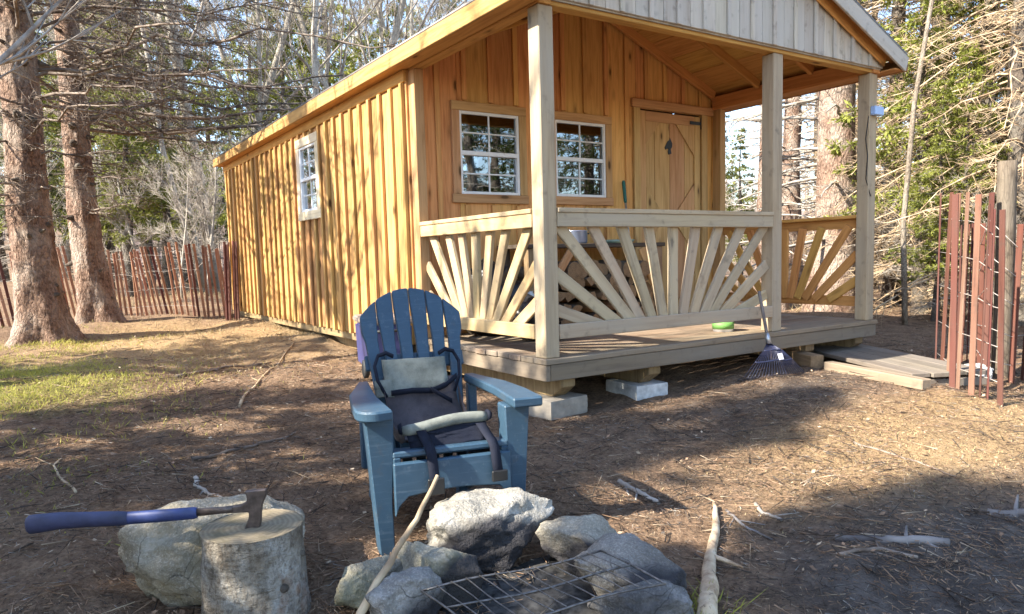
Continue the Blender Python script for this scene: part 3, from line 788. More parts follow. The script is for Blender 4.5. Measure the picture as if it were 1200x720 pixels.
# ------------------------------------------------------------------ leaf rake
RB = plain('rake_blue', (.022, .026, .062), .4, .2, var=.25, scale=30)
RH = wood('rake_handle', (.20, .17, .15), (.10, .085, .075), .2, .2)
hub = np.array([1.98, -.13, -.02]); hl = np.array([2.0, -.035, .32])
rk = thing('leaf_rake', 'blue metal leaf rake leaning tines-down against the porch deck', 'rake', (hub[0], hub[1], -.4))
m = MB(); tube(m, [hl+(hl-hub)*.05, hl, hub+(hl-hub)*.06, hub], [.011, .0125, .0125, .012], 10); part('handle', m.mesh('handle', RH, True), rk, T3(0, 0, 0))
m = MB(); tube(m, [hub+(hl-hub)*.12, hub+(hl-hub)*.02, hub-(hl-hub)*.12], [.016, .02, .022], 12); part('ferrule', m.mesh('ferrule', plain('zinc', (.42, .43, .45), .35, .8, var=.2), True), rk, T3(0, 0, 0))
a0 = np.array(atg(856, 444)); a1 = np.array(atg(938, 441)); a0[1] = min(a0[1], -.07); a1[1] = min(a1[1], -.12)
nt_ = 22; tm = MB(); mids = []
for k in range(nt_):
    t = k/(nt_-1); e = a0*(1-t)+a1*t; e[1] -= .05*math.sin(t*math.pi); e[2] = g1(e[0], e[1])+.004
    h0 = hub+np.array([(t-.5)*.05, -.008, -.04]); k1 = h0+(e-h0)*.55+np.array([0, -.045, .02]); k2 = h0+(e-h0)*.93+np.array([0, -.05, .015])
    mm = MB(); tube(mm, [h0, (h0+k1)/2+np.array([0, -.014, .006]), k1, k2, e], .0021, 5)
    part('tine', mm.mesh('tine', RB), rk, T3(0, 0, 0)); mids.append(k1)
m = MB(); tube(m, mids, .006, 6); part('cross_bar', m.mesh('cross_bar', RB), rk, T3(0, 0, 0))
m = MB(); tube(m, [q*.45+hub*.55+np.array([0, -.02, -.01]) for q in mids], .004, 6); part('cross_bar', m.mesh('cross_bar', RB), rk, T3(0, 0, 0))
plank('maker_plate', mids[11]*.85+hub*.15+np.array([0, -.02, 0]), mids[15]*.8+hub*.2+np.array([0, -.02, .0]), .05, .004, (0, -1, .4), plain('pale_print', (.5, .5, .56), .5), rk, .001)

# ------------------------------------------------------------------ ramp and timbers at the porch entry
rp = thing('ramp', 'low grey plank ramp lying in front of the porch entry', 'ramp', (3.1, -.3, -.42))
rz = -.27
pA, pB = np.array(at(938, 411, rz)), np.array(at(1068, 441, rz)); pC = np.array(at(1104, 433, rz))
fw_ = (pB-pA)/np.linalg.norm(pB-pA); sd = np.array([-fw_[1], fw_[0], 0]); sd = sd if sd[0] > 0 else -sd
ln = np.linalg.norm(pB-pA); wid = .62
for k in range(4):
    c0 = pA+sd*(k+.5)*wid/4; c1 = c0+fw_*(ln+[.0, .02, -.015, .01][k]); c0 = c0.copy(); c0[2] += .015
    plank('ramp_board', c0, c1, wid/4-.006, .034, (0, 0, 1), RAMP, rp)
for t in (.06, .5, .93):
    c0 = pA+fw_*ln*t+sd*.02; c1 = pA+fw_*ln*t+sd*(wid-.02); dz = np.array([0, 0, -.065+.015*(1-t)])
    plank('bearer', c0+dz, c1+dz, .07, .05, (0, 0, 1), SKID, rp)
dz = np.array([0, 0, -.065]); plank('side_board', pB+sd*.01+dz-fw_*.012, pB+sd*(wid-.01)+dz-fw_*.012, .06, .02, fw_, RAMP, rp)
def timber(name, label, A, B, w, t, mat):
    A, B = np.array(A, float), np.array(B, float)
    o = bpy.data.objects.new(name, box_mesh(w, t, float(np.linalg.norm(B-A)), mat, .006)); place(o, frame_m(A, B, (0, 0, 1)))
    return tag(o, label, 'timber')
A = atg(970, 434); B = atg(1086, 457); A[2] += .035; B[2] += .035
timber('timber', 'long weathered square timber lying along the ramp edge', A, B, .09, .075, DECK)
A = atg(905, 420); B = atg(958, 432); A[2] += .06; B[2] += .05
timber('timber', 'short dark timber end lying under the porch edge beside the rake', A, B, .12, .11, SKID)

# ------------------------------------------------------------------ snow fences
STREAK = wood('snow_fence_lit', (.24, .11, .07), (.12, .048, .033), .6, .2, rough=.8, grey=(.26, .165, .12))
ORANGE = wood('snow_fence_orange', (.38, .165, .09), (.20, .075, .045), .6, .2, rough=.8, grey=(.36, .22, .15))  # brighter orange slat wood for the rear fence
def slat(parent, base, h, lean, yaw, mat, w=.038):
    b = np.array(base, float); b[2] -= .01; tp = b+np.array([lean[0], lean[1], h])
    n = (math.sin(yaw), -math.cos(yaw), 0)
    return plank('slat', b, tp, w, .010, n, mat, parent, .002), b, tp
fr = thing('snow_fence', 'end of a red-brown slat snow fence curling round the round post', 'fence', tuple(atg(1140, 462)))
rs = random.Random(9); tops = []
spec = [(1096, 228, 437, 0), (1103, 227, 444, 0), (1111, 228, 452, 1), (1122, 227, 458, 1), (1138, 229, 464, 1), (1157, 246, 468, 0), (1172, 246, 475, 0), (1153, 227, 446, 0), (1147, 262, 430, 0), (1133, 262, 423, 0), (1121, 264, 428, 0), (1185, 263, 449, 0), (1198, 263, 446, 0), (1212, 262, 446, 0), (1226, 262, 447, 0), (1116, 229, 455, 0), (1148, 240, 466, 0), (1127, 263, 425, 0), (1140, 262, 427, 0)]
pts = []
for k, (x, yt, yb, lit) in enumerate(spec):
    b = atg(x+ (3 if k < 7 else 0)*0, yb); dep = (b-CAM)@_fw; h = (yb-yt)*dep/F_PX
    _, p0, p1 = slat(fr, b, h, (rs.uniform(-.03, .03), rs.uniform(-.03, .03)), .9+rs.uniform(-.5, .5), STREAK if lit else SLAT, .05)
    pts.append((p0, p1))
for f in (.12, .3, .5, .68, .86):
    m = MB(); seq = [0, 1, 2, 3, 4, 5, 6]
    tube(m, [pts[k][0]*(1-f)+pts[k][1]*f+np.array([-.008, -.012, 0]) for k in seq], .0030, 4); part('wire', m.mesh('wire', WIRE), fr, T3(0, 0, 0))
    m = MB(); tube(m, [pts[k][0]*(1-f)+pts[k][1]*f+np.array([-.005, .012, 0]) for k in (10, 9, 8, 7, 11, 12, 13, 14)], .0030, 4); part('wire', m.mesh('wire', WIRE), fr, T3(0, 0, 0))
pb = atg(1172, 442); dep = (pb-CAM)@_fw; hp = (446-197)*dep/F_PX
POSTB = bark('old_post', (.075, .058, .044), (.17, .135, .10), (.22, .185, .145), (20, 20, 1.5), .5, .01)
post = thing('fence_post', 'round weathered wooden post standing inside the curled snow fence', 'post', tuple(pb))
m = MB(); zz = np.linspace(-.1, hp, 14); th = np.arange(14)
wob = 1+.06*fbm(np.stack([np.repeat(zz, 14)*3, np.tile(np.cos(th/14*6.28), 14)*1.5, np.tile(np.sin(th/14*6.28), 14)*1.5], 1), 3, 2).reshape(14, 14)
tube(m, [(0.01*math.sin(z*2), 0, z) for z in zz], .066, 14, True, 0, wob); part('shaft', m.mesh('shaft', POSTB, True), post)
# rear fence
fl = thing('snow_fence', 'long red-brown slat snow fence between the cabin corner and big trees', 'fence', tuple(atg(200, 366)))
E0 = atdist(266, 11.9); E1 = atdist(120, 13.2); E2 = atdist(-20, 12.2)
path = []
for A, B, n in ((E0, E1, 24), (E1, E2, 20)):
    for k in range(n): path.append(A+(B-A)*(k/n))
fp = []
for k, p in enumerate(path):
    p = np.array([p[0]+rs.uniform(-.01, .01), p[1]+.06*math.sin(k*.7), 0]); p[2] = g1(p[0], p[1])
    _, a, b = slat(fl, p, 1.06+rs.uniform(-.03, .03)+.06*math.sin(k*.25), (-.10+rs.uniform(-.04, .04)+.05*math.sin(k*.4), rs.uniform(-.02, .02)), .2+rs.uniform(-.3, .3), SLAT if rs.random() < .2 else ORANGE)
    fp.append((a, b))
for f in (.15, .4, .65, .88):
    m = MB(); tube(m, [a*(1-f)+b*f+np.array([0, -.01, 0]) for a, b in fp], .002, 4); part('wire', m.mesh('wire', WIRE), fl, T3(0, 0, 0))
fb = thing('fence_bundle', 'rolled bundle of snow fence slats standing at the cabin back corner', 'fence', tuple(atdist(268, 11.6)))
for k in range(9):
    c = atdist(268, 11.6); a = k*.7; p = c+np.array([.065*math.cos(a)*(1+k*.05), .065*math.sin(a)*(1+k*.05), 0])
    slat(fb, p, 1.16+rs.uniform(-.03, .03), (.03, 0), a, SLAT)

# ------------------------------------------------------------------ chair
def resin(name, c):
    m = NT(name); o = m.coord(); g = m.noise(o, 8, 5, .65); f = m.noise(m.coord((8, 60, 60)), 3, 3)
    cc = m.ramp(g, [(.3, tuple(x*.82 for x in c)), (.65, c)])
    cc = m.mix(m.ramp(m.noise(o, 23, 6, .7), [(.58, 0), (.75, .28)]), cc, (.22, .25, .27)); cc = m.mix(m.ramp(m.noise(m.coord((3, 40, 40)), 2, 4), [(.55, 0), (.8, .5)]), cc, (.10, .14, .18)); cc = m.mix(m.ramp(m.noise(o, 6, 5, .7), [(.58, 0), (.72, .45)]), cc, (.085, .07, .055))
    m.col(cc); m.bump(f, .12, .003); return m.set(Roughness=.5, Specular_IOR_Level=.4)
CHB = resin('chair_blue_resin', (.030, .066, .105))
cl = atg(455, 651)
vx = ray(2450, 265); vx[2] = 0; vx /= np.linalg.norm(vx); vx = np.array([vx[0]*math.cos(.09)+vx[1]*math.sin(.09), -vx[0]*math.sin(.09)+vx[1]*math.cos(.09), 0]); org = cl+vx*.25; org[2] = g1(org[0], org[1])
hw = .35; vy = np.array([-vx[1], vx[0], 0])
CM = Matrix(((vx[0], vy[0], 0, org[0]), (vx[1], vy[1], 0, org[1]), (0, 0, 1, org[2]), (0, 0, 0, 1))) @ Matrix.Diagonal((.78, 1, 1, 1))
chair = thing('adirondack_chair', 'blue resin adirondack chair facing the fire pit', 'chair', CM)
FLATM = Matrix.Rotation(R(-90), 4, 'X')
SIDEM = Matrix.Rotation(R(90), 4, 'Z')
for s in (-1, 1):
    lx = [(s*.355, 0), (s*.285, 0), (s*.288, .20), (s*.275, .36), (s*.27, .515), (s*.40, .515), (s*.385, .35)]
    if s > 0: lx = lx[::-1]
    part('leg', prism_mesh('leg', lx, .095, CHB, .006), chair, CM @ T3(0, .045, 0))
    sidep = [(-.01, .365), (.0, .25), (.10, .24), (.62, .0), (.74, .0), (.62, .16), (.46, .27), (.30, .30)]
    part('side_rail', prism_mesh('side_rail', sidep, .035, CHB, .005), chair, CM @ T3(s*.262, 0, 0) @ SIDEM)
    n = 7
    front = [(.285, -.075), (.435, -.075)] if s > 0 else [(.285, -.075)]+[(.36+.085*math.sin(a), -.01-.08*math.cos(a)) for a in np.linspace(.0, 1.5, 6)]
    ap = front+[(.44, .12), (.42, .32), (.36, .50), (.33, .60), (.275, .60), (.29, .42), (.30, .22)]
    ap = [(s*x, y) for x, y in ap]
    if s < 0: ap = ap[::-1]
    part('arm', prism_mesh('arm', ap, .038, CHB, .007), chair, CM @ T3(0, 0, .5355) @ FLATM)
    plank('arm_support', CM @ Vector((s*.31, .57, .0+.18)), CM @ Vector((s*.31, .575, .516)), .05, .04, CM.to_3x3() @ Vector((1, 0, 0)), CHB, chair, .006)
# seat slats
prof = [(-.012, .362), (.09, .352), (.19, .318), (.29, .282), (.39, .25)]
for k, (y, z) in enumerate(prof):
    y1, z1 = prof[k+1] if k < 4 else (.47, .228)
    a = math.atan2(z1-z, y1-y)
    c = CM @ Vector((0, (y+y1)/2, (z+z1)/2+.012))
    nrm = CM.to_3x3() @ Vector((0, -math.sin(a), math.cos(a)))
    d = CM.to_3x3() @ Vector((1, 0, 0))
    plank('seat_slat', c-d*.282, c+d*.282, math.hypot(y1-y, z1-z)-.010, .024, nrm, CHB, chair, .006)
# front apron with arched underside
arch = [(-.283, .348), (.283, .348), (.283, .15), (.262, .19), (.22, .222)]+[(.22-.44*t, .222+.012*math.sin(t*math.pi)) for t in np.linspace(.1, .9, 7)]+[(-.22, .222), (-.262, .19), (-.283, .15)]
part('apron', prism_mesh('apron', arch[::-1], .028, CHB, .005), chair, CM @ T3(0, -.017, 0))
# back slats: fan with arched top
ang = math.atan2(.40, .917)
BM = CM @ T3(.01, .455, .20) @ Matrix.Rotation(-ang, 4, 'X') @ Matrix.Diagonal((1.1, 1, 1, 1))
def top(u): return .81-.13*(abs(u)/.27)**2.1
for k in range(6):
    def edge(q, v, side):                # fan: width grows with height
        h = .205+.065*min(1, v/.62); u = -h+2*h*q/6
        g = .011 if v < .70-.13*(abs(u)/.27)**2 else .002
        return u+side*g
    pl_ = []
    for v in (0.0, .25, .5, .62, .68, .72): pl_.append((v, 1))
    left = [(edge(k, v, 1), v) for v in (0, .3, .56)]; ul = edge(k, .9, 1)
    right = [(edge(k+1, v, -1), v) for v in (0, .3, .56)]; ur = edge(k+1, .9, -1)
    left.append((ul+.0, top(ul)-.075)); right.append((ur, top(ur)-.075))
    l2, r2 = -.27+.54*k/6+.0018, -.27+.54*(k+1)/6-.0018
    tops = [(u, top(u)) for u in np.linspace(l2, r2, 5)]
    poly = left+[(l2, top(l2)-.06)]+tops+[(r2, top(r2)-.06)]+right[::-1]
    part('back_slat', prism_mesh('back_slat', poly[::-1], .024, CHB, .005), chair, BM)
for v in (.10, .47):
    c = BM @ Vector((0, .026, v)); d = BM.to_3x3() @ Vector((1, 0, 0)); plank('back_rail', c-d*.26, c+d*.26, .07, .025, BM.to_3x3() @ Vector((0, 1, 0)), CHB, chair, .005)
for s in (-1, 1):                          # rear legs
    plank('rear_leg', CM @ Vector((s*.225, .56, .0)), CM @ Vector((s*.225, .50, .22)), .06, .04, CM.to_3x3() @ Vector((1, 0, 0)), plain('chair_leg_dark', (.03, .035, .045), .6) if s < 0 else CHB, chair, .005)

# ------------------------------------------------------------------ canvas firewood carrier on the chair
def cloth(name, c, var=.25, rough=.9):
    m = NT(name); g = m.noise(m.coord(), 7, 6, .65); g2 = m.noise(m.coord(), 220, 2); w = m.noise(m.coord(), 30, 5, .7)
    cc = m.ramp(g, [(.3, tuple(x*(1-var) for x in c)), (.7, tuple(min(1, x*(1+var)) for x in c))]); cc = m.mix(m.ramp(w, [(.6, 0), (.75, .5)]), cc, tuple(x*.35 for x in c))
    m.col(cc); m.bump(m.math('ADD', g, m.math('MULTIPLY', g2, .4)), .4, .008); return m.set(Roughness=rough, Specular_IOR_Level=.15)
CANV, PALE, NAVY = cloth('canvas_brown', (.062, .053, .056), .4), cloth('canvas_pale', (.17, .175, .15), .5), cloth('navy_webbing', (.012, .014, .024), .3, .8)
car = thing('firewood_carrier', 'worn brown canvas firewood carrier with navy straps lying on the blue chair', 'carrier', CM @ T3(0, .2, .37))
def sheet(name, prof, x0, x1, mat, thick=.006, nx=14, seed=1, amp=.008, crown=0.0):
    P_ = np.array(prof, float); t = np.linspace(0, 1, len(P_)); tt = np.linspace(0, 1, 22)
    yy = np.interp(tt, t, P_[:, 0]); zz = np.interp(tt, t, P_[:, 1])
    k = np.ones(3)/3
    ys_ = np.convolve(np.pad(yy, 1, 'edge'), k, 'valid'); zs_ = np.convolve(np.pad(zz, 1, 'edge'), k, 'valid')
    u = np.linspace(0, 1, nx); rows = []
    for q in range(22):
        x = x0[0]+(x0[1]-x0[0])*tt[q]; x_ = x1[0]+(x1[1]-x1[0])*tt[q]
        xx = x+(x_-x)*u
        nn = fbm(np.stack([xx*9, np.full(nx, tt[q]*4), np.full(nx, seed*7.)], 1), 3, seed)*amp
        rows.append(np.stack([xx, ys_[q]+nn, zs_[q]+nn*.7+crown*np.sin(u*math.pi)], 1))
    m = MB(); slab(m, rows, thick); return part(name, m.mesh(name, mat, False), car, CM)
sheet('panel', [(.11, .40), (.20, .372), (.30, .362), (.42, .40), (.50, .47), (.558, .57)], (-.20, -.20), (.20, .20), CANV, crown=-.012)
sheet('flap', [(.532, .515), (.552, .57), (.582, .645)], (-.19, -.20), (.165, .160), PALE, seed=4, amp=.006)
sheet('side_pocket', [(.515, .49), (.545, .56)], (-.25, -.25), (-.15, -.15), PALE, seed=7, amp=.006, nx=6)
sheet('front_panel', [(.04, .376), (.05, .40), (.07, .43), (.085, .45)], (-.185, -.2), (.185, .2), NAVY, seed=9, amp=.012)
m = MB(); xs_ = np.linspace(-.215, .215, 16); tube(m, [(x, .085+.008*math.sin(x*9), .456+.006*math.sin(x*14+1)+x*.05) for x in xs_], [.017]+[.022]*14+[.017], 10); part('rim', m.mesh('rim', PALE, True), car, CM)
for s in (-1, 1):
    m = MB(); tube(m, [(s*.19, .52, .49), (s*.232, .545, .56), (s*.24, .575, .62), (s*.215, .595, .662), (s*.17, .60, .672), (s*.13, .598, .655)], .0095, 8); part('handle', m.mesh('handle', NAVY, True), car, CM)
    m = MB(); tube(m, [(s*.212, .085, .458+s*.010), (s*.23, .09, .455+s*.011)], [.024, .018], 8); part('end_cap', m.mesh('end_cap', NAVY, True), car, CM)
    # side gusset
    m = MB(); g_ = [[(s*.205, y, z+.0) for y, z in ((.085, .445), (.15, .42), (.25, .415), (.38, .43), (.50, .52))], [(s*.20, y, z) for y, z in ((.07, .40), (.15, .375), (.25, .368), (.38, .385), (.46, .44))]]
    slab(m, g_, .004*s); part('gusset', m.mesh('gusset', CANV, False), car, CM)
    # hanging strap
    xo = -.13 if s < 0 else .17; dx = .035 if s < 0 else .045
    pr = [(.065, .44, 0), (.02, .41, .3), (-.018, .392, .5), (-.04, .372, .6), (-.045, .30, .8), (-.048, .225 if s < 0 else .245, 1)]
    m = MB(); slab(m, [[(xo+dx*t+w, y, z+.002) for w in (-.024, 0, .024)] for y, z, t in pr], .004); part('strap', m.mesh('strap', NAVY, False), car, CM)
    plank('buckle', CM @ Vector((xo+dx-.0, -.053, .225 if s < 0 else .245)), CM @ Vector((xo+dx, -.053, .285)), .06, .012, CM.to_3x3() @ Vector((0, 1, 0)), BLACKM, car, .003)
m = MB(); slab(m, [[(x, y, z+w) for w in (-.012, .012)] for x, y, z in ((-.17, .50, .51), (-.05, .512, .512), (.06, .508, .505), (.14, .51, .525), (.21, .53, .56))], .004); part('tie_strap', m.mesh('tie_strap', NAVY, False), car, CM)
m = MB(); slab(m, [[(x, y, z+w) for w in (-.01, .01)] for x, y, z in ((.05, .50, .515), (.11, .48, .485), (.16, .465, .46))], .004); part('tie_strap', m.mesh('tie_strap', NAVY, False), car, CM)

# ------------------------------------------------------------------ stump, axe
st_top = -.165; sc_ = np.array(atd(296, 621, 2.27)); sx, sy = sc_[0], sc_[1]; sb = g1(sx, sy)-.03
stump = thing('chopping_stump', 'short sawn log stump standing upright with an axe stuck in it', 'stump', (sx, sy, sb))
m = MB(); zz = np.linspace(0, st_top-sb, 26); n = 72; th = np.arange(n)/n*2*np.pi
Pn = np.stack([np.tile(np.cos(th), 26)*1.6, np.tile(np.sin(th), 26)*1.6, np.repeat(zz, n)*5], 1)
wob = (1+.035*fbm(Pn*1.3, 3, 3)+.018*fbm(Pn*6, 3, 6)).reshape(26, n)*(1+.10*(1-np.linspace(0, 1, 26))**2)[:, None]
tube(m, [(0, 0, z) for z in zz], .150, n, False, 0, wob)
_m = NT('stump_bark'); _o = _m.coord((1, 1, .55)); _a = _m.noise(_o, 9, 6, .7); _b = _m.noise(_o, 55, 5, .75); _d = _m.noise(_m.coord((1, 1, 2.2)), 26, 4, .6)
_c = _m.ramp(_a, [(.32, (.13, .105, .08)), (.5, (.29, .26, .215)), (.68, (.47, .45, .41))]); _c = _m.mix(_m.ramp(_b, [(.47, 0), (.64, .75)]), _c, (.095, .075, .058)); _c = _m.mix(_m.ramp(_m.noise(_o, 5, 4, .6), [(.60, 0), (.68, .7)]), _c, (.30, .155, .085))
_m.col(_c); _m.bump(_m.math('ADD', _m.math('MULTIPLY', _b, .9), _m.math('ADD', _a, _d)), 1.0, .02); GREYBARK = _m.set(Roughness=.95, Specular_IOR_Level=.1)
part('bark', m.mesh('bark', GREYBARK, True), stump)
m = MB(); rings = []
for f in np.linspace(1, 0.02, 9): rings.append(np.stack([np.cos(th)*.150*wob[-1]*f*.995, -np.sin(th)*-.150*wob[-1]*f*.995, np.full(n, st_top-sb-.001)+.004*vnoise(np.stack([np.cos(th)*f*6, np.sin(th)*f*6, th*0], 1), 3)*(f < .98)], 1))
loft(m, rings[::-1], True); tube(m, [(0, 0, st_top-sb-.03), (0, 0, st_top-sb-.004)], .02, 8)
part('cut_face', m.mesh('cut_face', ring_mat('stump_cut', (.24, .195, .13), (.14, .11, .075), (.11, .095, .055)), True), stump)
for a, z, r_ in ((-1.25, .13, .013), (-.6, .2, .009)):
    m = MB(); c = np.array([math.cos(a)*.145, math.sin(a)*.145, z]); d = np.array([math.cos(a), math.sin(a), .2])
    tube(m, [c-d*.02, c+d*.012], [r_*1.3, r_], 9); part('knot', m.mesh('knot', DARK_BARK, True), stump)
axe = thing('axe', 'blue-handled camp axe stuck in the top of the stump', 'axe', tuple(atd(296, 615, 2.26)))
hx = np.array(atd(300, 595, 2.25)); hend = np.array(atd(46, 612, 2.20)); ax_ = (hx-hend); ax_ /= np.linalg.norm(ax_)
up = np.array([0, 0, 1.0]); up = up-ax_*(up@ax_); up /= np.linalg.norm(up); sdv = np.cross(up, ax_)
AM = Matrix(((ax_[0], sdv[0], up[0], hx[0]), (ax_[1], sdv[1], up[1], hx[1]), (ax_[2], sdv[2], up[2], hx[2]), (0, 0, 0, 1)))
if AM.determinant() < 0: AM = AM @ Matrix.Diagonal((1, -1, 1, 1))
u_ = 2.25/F_PX
GRIP, GRIP2, AXS = plain('axe_grip_dark_blue', (.03, .036, .085), .6, var=.3), plain('axe_grip_blue', (.028, .045, .145), .5, var=.35), plain('axe_steel_rust', (.11, .085, .075), .5, .6, var=.45, scale=40, bump=.2)
hd = [(-11, 21), (14, 22), (13, 14), (8, 4), (6, -6), (5, -16), (3, -25), (-16, -27), (-12, -19), (-8, -10), (-8, -4), (-26, -4), (-26, 4), (-16, 5), (-9, 9), (-9, 14)]
part('head', prism_mesh('head', [(x*u_, z*u_) for x, z in hd][::-1], .020, AXS, .003), axe, AM)
def oval(pts, ry, rz, n=14):
    m = MB(); th = np.arange(n)/n*2*np.pi
    rows = [np.stack([np.full(n, x), np.cos(th)*a, z+np.sin(th)*b], 1) for (x, z), a, b in zip(pts, ry, rz)]
    rows = [np.repeat(rows[0].mean(0, keepdims=True), n, 0)]+rows+[np.repeat(rows[-1].mean(0, keepdims=True), n, 0)]
    loft(m, rows, True); return m
x = lambda p: (p-300)*u_
part('shaft', oval([(x(230), -.003), (x(262), -.001), (x(276), 0)], [.008]*3, [.0125, .011, .012]).mesh('shaft', AXS, True), axe, AM)
part('grip', oval([(x(154), -.006), (x(156), -.006), (x(190), -.006), (x(230), -.004), (x(233), -.004)], [.012, .014, .014, .014, .012], [.018, .0195, .0195, .0185, .016]).mesh('grip', GRIP2, True), axe, AM)
part('grip', oval([(x(44), -.006), (x(47), -.006), (x(58), -.004), (x(80), .0), (x(110), -.002), (x(145), -.005), (x(156), -.006)], [.012, .017, .018, .0175, .017, .017, .015], [.022, .029, .029, .026, .0235, .0225, .020]).mesh('grip', GRIP, True), axe, AM)

# ------------------------------------------------------------------ stones
def stone_mat(name, a, b, moss=None, soot=None, fleck=.5):
    m = NT(name); o = m.coord(); n1 = m.noise(o, 5, 6, .65); n2 = m.noise(o, 60, 4, .7); n3 = m.noise(o, 2.2, 3)
    c = m.ramp(n1, [(.32, tuple(x*.7 for x in a)), (.5, a), (.68, b)]); c = m.mix(m.ramp(m.noise(o, 150, 3, .7), [(.5, 0), (.64, .3)]), c, tuple(min(1, x*1.3) for x in b)); c = m.mix(m.ramp(n2, [(.5, 0), (.7, fleck)]), c, tuple(x*.45 for x in a))
    wv = m.n('VectorMath', operation='MULTIPLY_ADD'); nz = m.n('TexNoise'); nz.inputs['Scale'].default_value = 5; nz.inputs['Detail'].default_value = 5; m.l(o, nz.inputs['Vector']); m.l(nz.outputs['Color'], wv.inputs[0]); wv.inputs[1].default_value = (.25, .25, .25); m.l(o, wv.inputs[2])
    ck_ = m.ramp(m.vor(wv.outputs[0], 5.5, 'DISTANCE_TO_EDGE'), [(0, .85), (.018, 0)]); c = m.mix(m.math('MULTIPLY', ck_, m.ramp(n3, [(.45, 0), (.55, 1)])), c, (.05, .045, .04))
    if moss: c = m.mix(m.ramp(m.noise(o, 3.1, 5, .7), [(.46, 0), (.62, .8)]), c, moss)
    if soot:
        dp = m.n('VectorMath', operation='DOT_PRODUCT'); m.l(o, dp.inputs[0]); dp.inputs[1].default_value = soot
        f = m.math('ADD', dp.outputs['Value'], m.math('MULTIPLY', m.math('SUBTRACT', n3, .5), 1.6)); c = m.mix(m.ramp(f, [(-.02, 0), (.28, .95)]), c, (.026, .025, .030))
    m.col(c); m.bump(m.math('ADD', n1, m.math('MULTIPLY', n2, .5)), .9, .03); return m.set(Roughness=.92, Specular_IOR_Level=.2)
def rock(label, px, pyb, w, h, d, seed, mat, yaw=0, cuts=9, sink=.12, pts=None, amp=.24, sharp=.80):
    b = atg(px, pyb); dirh = np.array([_fw[0], _fw[1], 0]); dirh /= np.linalg.norm(dirh)
    c = b+dirh*d*.45; c[2] = g1(c[0], c[1])+h*(.5-sink)
    rg = np.random.RandomState(seed); bm = bmesh.new(); bmesh.ops.create_icosphere(bm, subdivisions=5, radius=1)
    V = np.array([v.co for v in bm.verts])
    V = np.sign(V)*np.abs(V)**.82; V = V*(1+.18*fbm(V*1.1+seed*3.3, 2, seed))[:, None]
    for q in range(cuts):                      # broken facets
        nrm = rg.normal(size=3); nrm[2] *= .8; nrm /= np.linalg.norm(nrm); off = sharp*rg.uniform(.78, 1.02)
        dd = V@nrm-off; V = V-np.where(dd > 0, dd*.94, 0)[:, None]*nrm
    V = V*(1+amp*.35*fbm(V*3+seed, 4, seed+2)+.034*fbm(V*8, 4, seed+5))[:, None]
    mn, mx = V.min(0), V.max(0); V = ((V-mn)/(mx-mn)-.5)*np.array([w, d, h])
    for v, p in zip(bm.verts, V): v.co = p
    for f in bm.faces: f.smooth = True
    me = bpy.data.meshes.new('rock'); bm.to_mesh(me); bm.free(); me.materials.append(mat)
    M = T3(c) @ Matrix.Rotation(-YAW+yaw, 4, 'Z')
    return tag(place(bpy.data.objects.new('rock', me), M), label, 'rock')
G1, G2 = (.24, .22, .195), (.46, .44, .40)
rock('large mossy boulder behind the chopping stump', 226, 722, .60, .36, .46, 12, stone_mat('boulder_mossy', (.27, .24, .185), (.54, .50, .44), (.23, .19, .115)), .1, 7, .16, sharp=.95)
rock('big pale boulder with soot at the back of the fire pit', 573, 684, .47, .27, .36, 23, stone_mat('boulder_sooty', (.26, .24, .205), (.54, .51, .46), None, (.9, -2.4, -3.2)), 0, 9, .08)
rock('greenish faceted stone at the left of the fire pit', 510, 724, .25, .215, .26, 31, stone_mat('stone_green', (.26, .24, .19), (.50, .47, .40), (.26, .24, .15), (2.5, -1.5, -2.5)), .3, 12, .1, sharp=.74)
rock('low mossy slab leaning beside the leaning stick', 424, 730, .17, .15, .28, 37, stone_mat('stone_slab', (.22, .20, .155), (.40, .37, .30), (.22, .20, .12)), -.4, 10, .1)
rock('round grey-blue stone at the front left of the fire pit', 470, 752, .24, .20, .22, 41, stone_mat('stone_bluegrey', (.235, .22, .20), (.47, .45, .42), None, (3, .5, -2)), 0, 8, .1)
rock('pale rough stone at the right back of the fire pit', 688, 694, .32, .22, .26, 55, stone_mat('stone_pale', (.28, .25, .20), (.52, .48, .40), None, (-2.6, -2.4, -2.4)), .2, 9, .08)
rock('large blue-grey split stone at the right of the fire pit', 748, 738, .35, .23, .34, 69, stone_mat('stone_split', (.235, .212, .185), (.48, .455, .415), None, (1.8, .5, .9)), -.3, 12, .06, sharp=.76)
rock('dark low stone at the front right of the fire pit', 755, 756, .30, .17, .2, 73, stone_mat('stone_dark', (.12, .115, .11), (.30, .29, .28), None, (-1, 0, 1)), .1, 10, .05)
rock('small flat stone tucked behind the big pale boulder', 652, 640, .10, .07, .1, 81, stone_mat('stone_small', G1, G2), 0, 8, .2)
rock('pale stone lying at the foot of the round post', 1152, 450, .22, .17, .2, 88, stone_mat('stone_white', (.42, .41, .39), (.60, .59, .57)), 0, 8, .2)
# ash bed of the fire pit
ASH = plain('ash', (.05, .048, .046), 1, var=.7, scale=30, bump=.8, spec=.1)
ac = atg(630, 705); m = MB(); th = np.arange(40)/40*2*np.pi; rows = []
for f in np.linspace(1, .01, 8):
    xx, yy = ac[0]+np.cos(th)*.42*f, ac[1]-.12+np.sin(th)*.36*f; rows.append(np.stack([xx, yy, gz(xx, yy)+.004+.02*(1-f)+.012*vnoise(np.stack([xx*20, yy*20, th*0], 1), 4)], 1))
loft(m, rows, True); tag(place(bpy.data.objects.new('ash_bed', m.mesh('ash_bed', ASH, True)), Matrix()), 'black ash and charcoal bed inside the ring of stones', 'ash')
